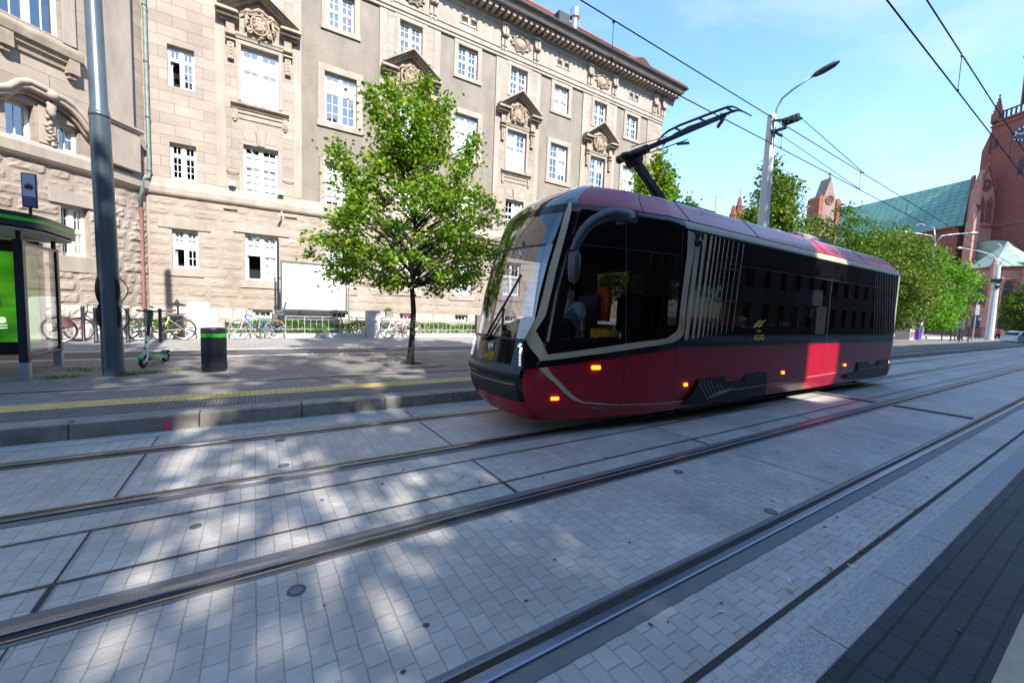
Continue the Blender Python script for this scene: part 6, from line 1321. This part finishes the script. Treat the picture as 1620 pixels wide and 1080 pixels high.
def lancet(b, fn, c, z0, w_, h, d0, d1):
    pts = [(c-w_/2, z0), (c+w_/2, z0), (c+w_/2, z0+h*.68), (c+w_*.33, z0+h*.86), (c, z0+h), (c-w_*.33, z0+h*.86), (c-w_/2, z0+h*.68)]; b.prism(pts, fn, d0, d1)
ff = lambda u, z, d: CH(-2-d, u, z)       # faces of the gable end
ft = lambda u, z, d: CH(u, -d, z)         # left faces, along the nave
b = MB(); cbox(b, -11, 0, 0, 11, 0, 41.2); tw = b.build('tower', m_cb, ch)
b = MB(); cbox(b, -.2, .9, -.35, 1.2, 0, 36.3); b.prism([(-.2, 36.3), (.9, 36.3), (-.2, 39.4)], lambda a, z, d: CH(a, d, z), -.35, .9); b.build('corner_buttress', m_cb, tw)
b = MB(); cbox(b, -11.1, .05, -.15, .0, 21.1, 21.6); b.build('string_course', m_trim, tw); b = MB(); cbox(b, -11.1, .1, -.25, .0, 40.4, 40.7); cbox(b, -11.1, .1, -.3, 0, 41.2, 41.5); b.build('string_course', m_trim, tw)
b = MB()
for k in range(14): cbox(b, -1.6-.7*k, -1.35-.7*k, -.2, -.05, 41.5, 42.7)
cbox(b, -11, -1.2, -.22, .0, 42.7, 42.95); b.build('balustrade', m_bal, tw)
b = MB(); cbox(b, -1.1, .1, -.3, .9, 41.2, 43.0); b.build('pinnacle_base', m_cb, tw)
b = MB(); P = [[CH(-.5+r*math.cos(2*PI*i/8), .3+r*math.sin(2*PI*i/8), z) for i in range(9)] for z, r in ((43.0, .72), (43.4, .55), (46.2, .05))]; b.grid(P)
for k in range(5): 
    r = .55-.1*k
    for q in range(4): b.ell(CH(-.5+r*math.cos(q*PI/2+PI/4), .3+r*math.sin(q*PI/2+PI/4), 43.5+.52*k), (.14, .14, .16), 6, 4)
b.ell(CH(-.5, .3, 46.3), (.18, .18, .22), 6, 4); b.build('pinnacle', m_trim, tw)
b = MB(); P = []
for z, a0, a1 in ((41.2, -1.9, -9.6), (57, -2.6, -8.9), (58, -2.9, -8.6), (80, -5.7, -5.8)):
    h = (a0-a1)/2; c = (a0+a1)/2; P.append([CH(c+h*x, 1.7+(h+0)*(y+1), z) for x, y in ((1, -.5), (.5, -1), (-.5, -1), (-1, -.5), (-1, .5), (-.5, 1), (.5, 1), (1, .5), (1, -.5))])
b.grid(P); bf_ = b.build('belfry', m_cb, tw)
b = MB()
for c in (-3.6, -5.75, -7.9): lancet(b, lambda u, z, d: CH(u, 1.64-d+.03*(z-44)*.12, z), c, 43.6, 1.05, 9.5, -.1, .06)
b.build('belfry_lancet', m_dk, bf_)
b = MB()
for c in (-3.6, -5.75, -7.9):
    for s in (-1, 1): cbox(b, c+s*.6-.1, c+s*.6+.1, 1.45, 1.7, 43.2, 51)
for z in (52.5, 55.5):
    for k in range(5): b.ell(CH(-2.4, 1.9+.9*k, z), (.25, .25, .3), 6, 4)
b.ell(CH(-2.55, 2.2, 57.2), (.4, .4, .9), 6, 5); b.build('belfry_shafts', m_trim, bf_)
b = MB(); n = 28; cc = (-5.0, 37.4); b.prism([(cc[0]+1.45*math.cos(2*PI*i/n), cc[1]+1.45*math.sin(2*PI*i/n)) for i in range(n)], ft, .0, .12); ck = b.build('clock_face', mat('blue black clock dial', (.012, .02, .045), .4), tw)
b = MB()
for k in range(12):
    a = PI/6*k; c, s = math.cos(a), math.sin(a); w_ = .09; P = [(cc[0]+c*.98-s*w_, cc[1]+s*.98+c*w_), (cc[0]+c*.98+s*w_, cc[1]+s*.98-c*w_), (cc[0]+c*1.32+s*w_, cc[1]+s*1.32-c*w_), (cc[0]+c*1.32-s*w_, cc[1]+s*1.32+c*w_)]; b.prism(P, ft, .12, .16)
for ang, l_, w_ in ((.25, 1.15, .08), (2.85, .8, .11)):
    c, s = math.cos(ang), math.sin(ang); P = [(cc[0]-c*.2-s*w_, cc[1]-s*.2+c*w_), (cc[0]-c*.2+s*w_, cc[1]-s*.2-c*w_), (cc[0]+c*l_+s*w_*.3, cc[1]+s*l_-c*w_*.3), (cc[0]+c*l_-s*w_*.3, cc[1]+s*l_+c*w_*.3)]; b.prism(P, ft, .17, .2)
b.build('clock_marks', m_white, ck)
b = MB(); lancet(b, ft, -1.0, 36.3, .55, 1.9, -.02, .06); lancet(b, ft, -5.2, 30, .8, 3.2, -.02, .05); b.build('tower_slit', m_dk, tw)
# stair gable at the end of the aisle
b = MB(); pts = [(-3.9, 0), (0, 0), (0, 25.5), (-.35, 28.0), (-2.0, 32.0), (-2.5, 32.0), (-3.9, 27.6)]
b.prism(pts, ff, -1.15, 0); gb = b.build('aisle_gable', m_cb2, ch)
b = MB()
for c in (-2.9, -1.25):
    for i in range(9):
        pass
    P = [(c-.72, 21.8), (c-.72, 25.0), (c-.5, 25.9), (c, 26.7), (c+.5, 25.9), (c+.72, 25.0), (c+.72, 21.8)]
    b.tube([ff(u, z, .06) for u, z in P], .16, 6); b.tube([ff(u*1., z, .04) for u, z in [(c, 21.8), (c, 25.)]], .08, 6)
b.torus(ff(-2.25, 28.9, .05), 1.0, .17, FU, 22, 6)
for (u0, z0, u1, z1) in ((-3.95, 27.6, -2.5, 32.1), (-.3, 28.0, -2.0, 32.1)): b.bar(ff(u0, z0, .1), ff(u1, z1, .1), .35, .3, FU)
b.bar(ff(-3.95, 21.2, .1), ff(.0, 21.2, .1), .35, .35); b.bar(ff(-2.25, 32, 0), ff(-2.25, 34.6, 0), .22, .22, FU); b.bar(ff(-2.7, 33.7, 0), ff(-1.8, 33.7, 0), .2, .2); b.ell(ff(-2.25, 32.5, 0), (.4, .4, .5), 8, 5); b.ell(ff(-2.25, 28.9, .0), (.32, .3, .75), 8, 6); b.build('gable_trim', m_trim, gb)
b = MB()
for c in (-2.9, -1.25): lancet(b, ff, c, 21.9, 1.0, 4.3, .0, .05)
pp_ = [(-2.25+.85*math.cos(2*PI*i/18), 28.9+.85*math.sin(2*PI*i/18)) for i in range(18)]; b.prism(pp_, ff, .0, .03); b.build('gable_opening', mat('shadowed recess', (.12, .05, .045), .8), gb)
b = MB(); cbox(b, -2.9, -1.6, -5.1, -3.9, 0, 21.8); b.prism([(-5.1, 21.8), (-3.9, 21.8), (-3.9, 24)], ff, -.3, .9); P = [[CH(-2.2+r*math.cos(2*PI*i/8), -4.5+r*math.sin(2*PI*i/8), z) for i in range(9)] for z, r in ((21.8, .6), (24.2, .45), (25.6, .05))]; b.grid(P)
cbox(b, -2.7, -1.9, -4.4, -3.9, 25, 29.6); P = [[CH(-2.3+r*math.cos(2*PI*i/8), -4.15+r*math.sin(2*PI*i/8), z) for i in range(9)] for z, r in ((29.6, .45), (31.2, .05))]; b.grid(P); b.build('gable_buttress', m_cb2, gb)
# nave
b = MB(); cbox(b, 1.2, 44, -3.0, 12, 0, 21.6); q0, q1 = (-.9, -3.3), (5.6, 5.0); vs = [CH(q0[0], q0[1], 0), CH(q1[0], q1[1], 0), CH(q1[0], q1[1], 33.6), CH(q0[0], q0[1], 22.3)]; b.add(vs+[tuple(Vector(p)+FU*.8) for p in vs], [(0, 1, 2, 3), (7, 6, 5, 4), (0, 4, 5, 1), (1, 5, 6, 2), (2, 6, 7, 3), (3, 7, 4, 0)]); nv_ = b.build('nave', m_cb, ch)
b = MB(); b.add([CH(.1, -3.5, 21.7), CH(46, -3.5, 21.7), CH(46, 5, 34.3), CH(6.3, 5, 33.1)], [(0, 1, 2, 3)]); b.add([CH(3.0, 13.5, 21.7), CH(46, 13.5, 21.7), CH(46, 5, 34.3), CH(6.3, 5, 33.1)], [(0, 1, 2, 3)]); b.build('nave_roof', m_croof, nv_)
b = MB()
for k in range(6): cbox(b, 6+6.2*k, 7.2+6.2*k, -4.3, -3.0, 0, 19); 
b.build('nave_buttresses', m_cb2, nv_)
b = MB(); b.bar(CH(-.7, -3.3, 22.3), CH(5.8, 5, 33.6), .4, .3, FU); b.bar(CH(1, -3.55, 21.75), CH(46, -3.55, 21.75), .3, .35); b.build('nave_coping', m_trim, nv_)
# porch chapel with pale copper roof
b = MB(); n = 8; pc = (-7.2, -3.6); RO = 4.6
def oc(r, z, ph=PI/8): return [CH(pc[0]+r*math.cos(ph+2*PI*i/n), pc[1]+r*math.sin(ph+2*PI*i/n), z) for i in range(n+1)]
b.grid([oc(RO, 0), oc(RO, 12.6)]); cbox(b, -9.5, -1, -3.2, 0, 0, 12.5); po_ = b.build('porch', m_cb2, ch)
b = MB(); b.grid([oc(RO+.6, 12.5), oc(RO*.62, 14.6), oc(.8, 16.4), oc(.05, 17.4)]); b.prism([(-9.8, 12.6), (-1, 12.6), (-1, 18), (-5, 18)], ft, -1, 3.2); b.build('porch_roof', m_proof, po_)
for k in (3, 4, 5, 6):
    a = PI/8+2*PI*(k+.5)/n; c, s = math.cos(a), math.sin(a); rr0 = RO*math.cos(PI/8)
    fp = lambda u, z, d, c=c, s=s: CH(pc[0]+c*(rr0+d)-s*u, pc[1]+s*(rr0+d)+c*u, z)
    b = MB(); P = [(-1.05, 6.2)]+[(1.05*math.cos(PI-PI*i/10), 9.0+1.35*math.sin(PI*i/10)) for i in range(11)]+[(1.05, 6.2)]; b.tube([fp(u, z, .06) for u, z in P], .2, 6); b.tube([fp(u*.72, z-.25, .04) for u, z in P], .14, 6)
    cv = P; bt = b.build('porch_arch', m_trim, po_)
    b = MB(); b.prism([(u*.62, z-.3) for u, z in P], fp, -.1, .03); lancet(b, fp, 0, 1.0, 1.3, 3.4, -.1, .03); b.build('porch_window', m_dk, bt)
    a2 = PI/8+2*PI*k/n
    b = MB(); q = Vector(CH(pc[0]+RO*1.04*math.cos(a2), pc[1]+RO*1.04*math.sin(a2), 0)); b.tube([q, q+Vector((0, 0, 12.8))], [.6, .42], 8); b.tube([q+Vector((0, 0, 12.8)), q+Vector((0, 0, 14.2))], [.45, .04], 8); b.build('porch_buttress', m_cb2, po_)
b = MB(); b.grid([oc(RO+.15, 11.9), oc(RO+.3, 12.2), oc(RO+.3, 12.5)]); b.build('porch_cornice', m_trim, po_); b = MB(); b.grid([oc(RO+.02, 5.5), oc(RO+.16, 5.6), oc(RO+.16, 5.9), oc(RO+.02, 6.0)]); b.build('porch_band', m_trim, po_); b = MB(); b.grid([oc(RO+.4, 0), oc(RO+.35, 1.4), oc(RO+.02, 1.6)]); b.build('porch_base', m_trim, po_)
# two more brick tops over the trees
t = thing('gable_turret', 'pale brick gable with a cross and corner posts rising over the dark tree', 'turret', (114, 43.5, 0))
d1 = Vector((.88, -.47, 0)); o1 = Vector((114., 43.2, 0))
def GT(u, z, d): p = o1+d1*u+Vector((.47, .88, 0))*d; return (p.x, p.y, z)
b = MB(); b.prism([(-1.7, 0), (1.7, 0), (1.7, 29.8), (0, 35.4), (-1.7, 29.8)], GT, 0, 3); b.build('gable', brick('weathered gable brick', (.30, .20, .17), (.25, .165, .14), (.2, .15, .13), .5, .16, .012, 'xz', .85, .3, .14, .35, fine=8), t)
for s in (-1, 1):
    b = MB(); b.prism([(s*2.2-.5, 0), (s*2.2+.5, 0), (s*2.2+.5, 30.6-.6*(s > 0)), (s*2.2, 31.2-.6*(s > 0)), (s*2.2-.5, 30.6-.6*(s > 0))], GT, -.3, 3.3); b.build('corner_post', m_trim, t)
b = MB(); b.torus(GT(0, 30.2, -.05), .95, .2, (.47, .88, 0), 18, 6); b.bar(GT(0, 35.2, .5), GT(0, 36.6, .5), .2, .2, (.47, .88, 0)); b.bar(GT(-.4, 36.1, .5), GT(.4, 36.1, .5), .2, .2); b.build('trim', m_trim, t)
b = MB(); b.prism([(.8*math.cos(2*PI*i/14), 30.2+.8*math.sin(2*PI*i/14)) for i in range(14)], GT, -.1, -.02); b.build('round_opening', m_dk, t)
t = thing('brick_turret', 'small dark red brick pinnacle just left of the lamp pole above the tram roof', 'turret', (95.9, 54.2, 0))
b = MB(); c = (95.9, 54.2)
for dx, h in ((-1.3, 28.2), (0, 30.2), (1.3, 27.6)):
    b.lathe([(.75, 0), (.75, h-2.6), (.9, h-2.4), (.6, h-2), (.4, h-.6), (.05, h)], (c[0]+dx*.9, c[1]-dx*.5, 0), 6)
b.tube([(c[0], c[1], 30), (c[0], c[1], 31.8)], .08, 5); b.build('pinnacles', m_cb, t)
t = thing('roof_aerial', 'thin television aerial standing in front of the sky behind the tram roof', 'aerial', (80, 60, 0)); ax0 = Vector((88.5, 55.5, 0))
b = MB(); b.tube([ax0, ax0+Vector((0, 0, 29.2))], .07, 5); b.bar(ax0+Vector((-1.6, .8, 28.9)), ax0+Vector((1.6, -.8, 28.9)), .06, .06)
for k in range(6): q = ax0+Vector((-1.4+.55*k, .7-.28*k, 28.9)); b.bar(q+Vector((-.2, -.4, -.1)), q+Vector((.2, .4, .1)), .05, .05)
b.build('aerial', m_gutter, t)
# ================================================================ WHAT STANDS BEHIND THE CAMERA AND SHADES THE STREET
m_ob = brick('opposite brick', (.040, .022, .017), (.032, .018, .015), (.04, .034, .03), .25, .075, .008, 'xz', .85, .3, .2, .4)
def opp(x0, x1, h, lab):
    t = thing('brick_building', lab, 'building', ((x0+x1)/2, -14, 0)); b = MB(); ops = []; x = x0+1.5
    while x < x1-2.5:
        for z in range(0, int(h)-3, 4): ops.append((x, x+1.5, 1+z, 3.4+z))
        x += 3.4
    fn = lambda u, z, d: (u, -14-d, z)
    wall_panel(b, fn, x0, x1, 0, h, ops, 0, .3); b.add([(x0, -14, 0), (x0, -26, 0), (x0, -26, h), (x0, -14, h)], [(0, 1, 2, 3)]); b.add([(x1, -14, 0), (x1, -26, 0), (x1, -26, h), (x1, -14, h)], [(0, 1, 2, 3)]); b.add([(x0, -14, h), (x1, -14, h), (x1, -26, h), (x0, -26, h)], [(0, 1, 2, 3)]); b.build('wall', m_ob, t)
    b = MB(); b.add([(x0, -14.31, 0), (x1, -14.31, 0), (x1, -14.31, h), (x0, -14.31, h)], [(0, 1, 2, 3)]); b.build('window_panes', m_blk, t)
    b = MB()
    for o in ops: fbox(b, fn, o[0]-.1, o[1]+.1, o[3]+.003, o[3]+.3, -.06, .02); fbox(b, fn, o[0]+.72, o[0]+.78, o[2], o[3], .18, .24)
    b.build('window_trim', mat('dark trim stone', (.06, .05, .042), .9), t)  # trim darkened so it stays dim in the tram window reflections
opp(-70, -.2, 19.5, 'long brown brick building across the street'); opp(2.7, 10.9, 19.0, 'narrow brown brick building across the street between two gaps'); opp(10.9, 12.6, 14.9, 'unseen low infill added in the gap to cut the sun streak'); opp(12.6, 120, 20.0, 'taller brown brick building across the street, right of the gap')  # infill added to trim the sun streak; left gap shaped for ground patches
def shade(x, y, H, R, seed, n=120, per=55):
    return tree('broadleaf_tree', 'large leafy street tree on the near pavement behind the camera', (x, y, .1), H, [(a, q*R) for a, q in [(.52, .2), (.6, .8), (.7, 1.), (.8, .95), (.9, .75), (1., .15)]], n, per, .40, seed, m_leafB, tr=.22, clear=8.5, sig=.5, group='trees on the near pavement', limbs=30, hole=.15)
for i, (x, y, H, R) in enumerate([(-16, -9.5, 20.5, 3.9), (-9.5, -9, 21, 3.6), (-3.7, -9.4, 21.5, 3.3), (7.0, -9.4, 20.5, 3.3), (16.0, -9.2, 21, 3.6), (23, -9.5, 20.5, 3.9)]): shade(x, y, H, R, 40+i)
tree('broadleaf_tree', 'unseen thin crowned tree added behind the camera to dapple the sun', (1.2, -12.2, .1), 21, [(.2, .2), (.3, 1.3), (.6, 1.9), (.9, 1.5), (1., .1)], 110, 38, .31, 77, m_leafB, tr=.12, clear=3, sig=.42, limbs=20, hole=.1)  # added tree; its leaf dapples stand in for sunlight bounced off windows
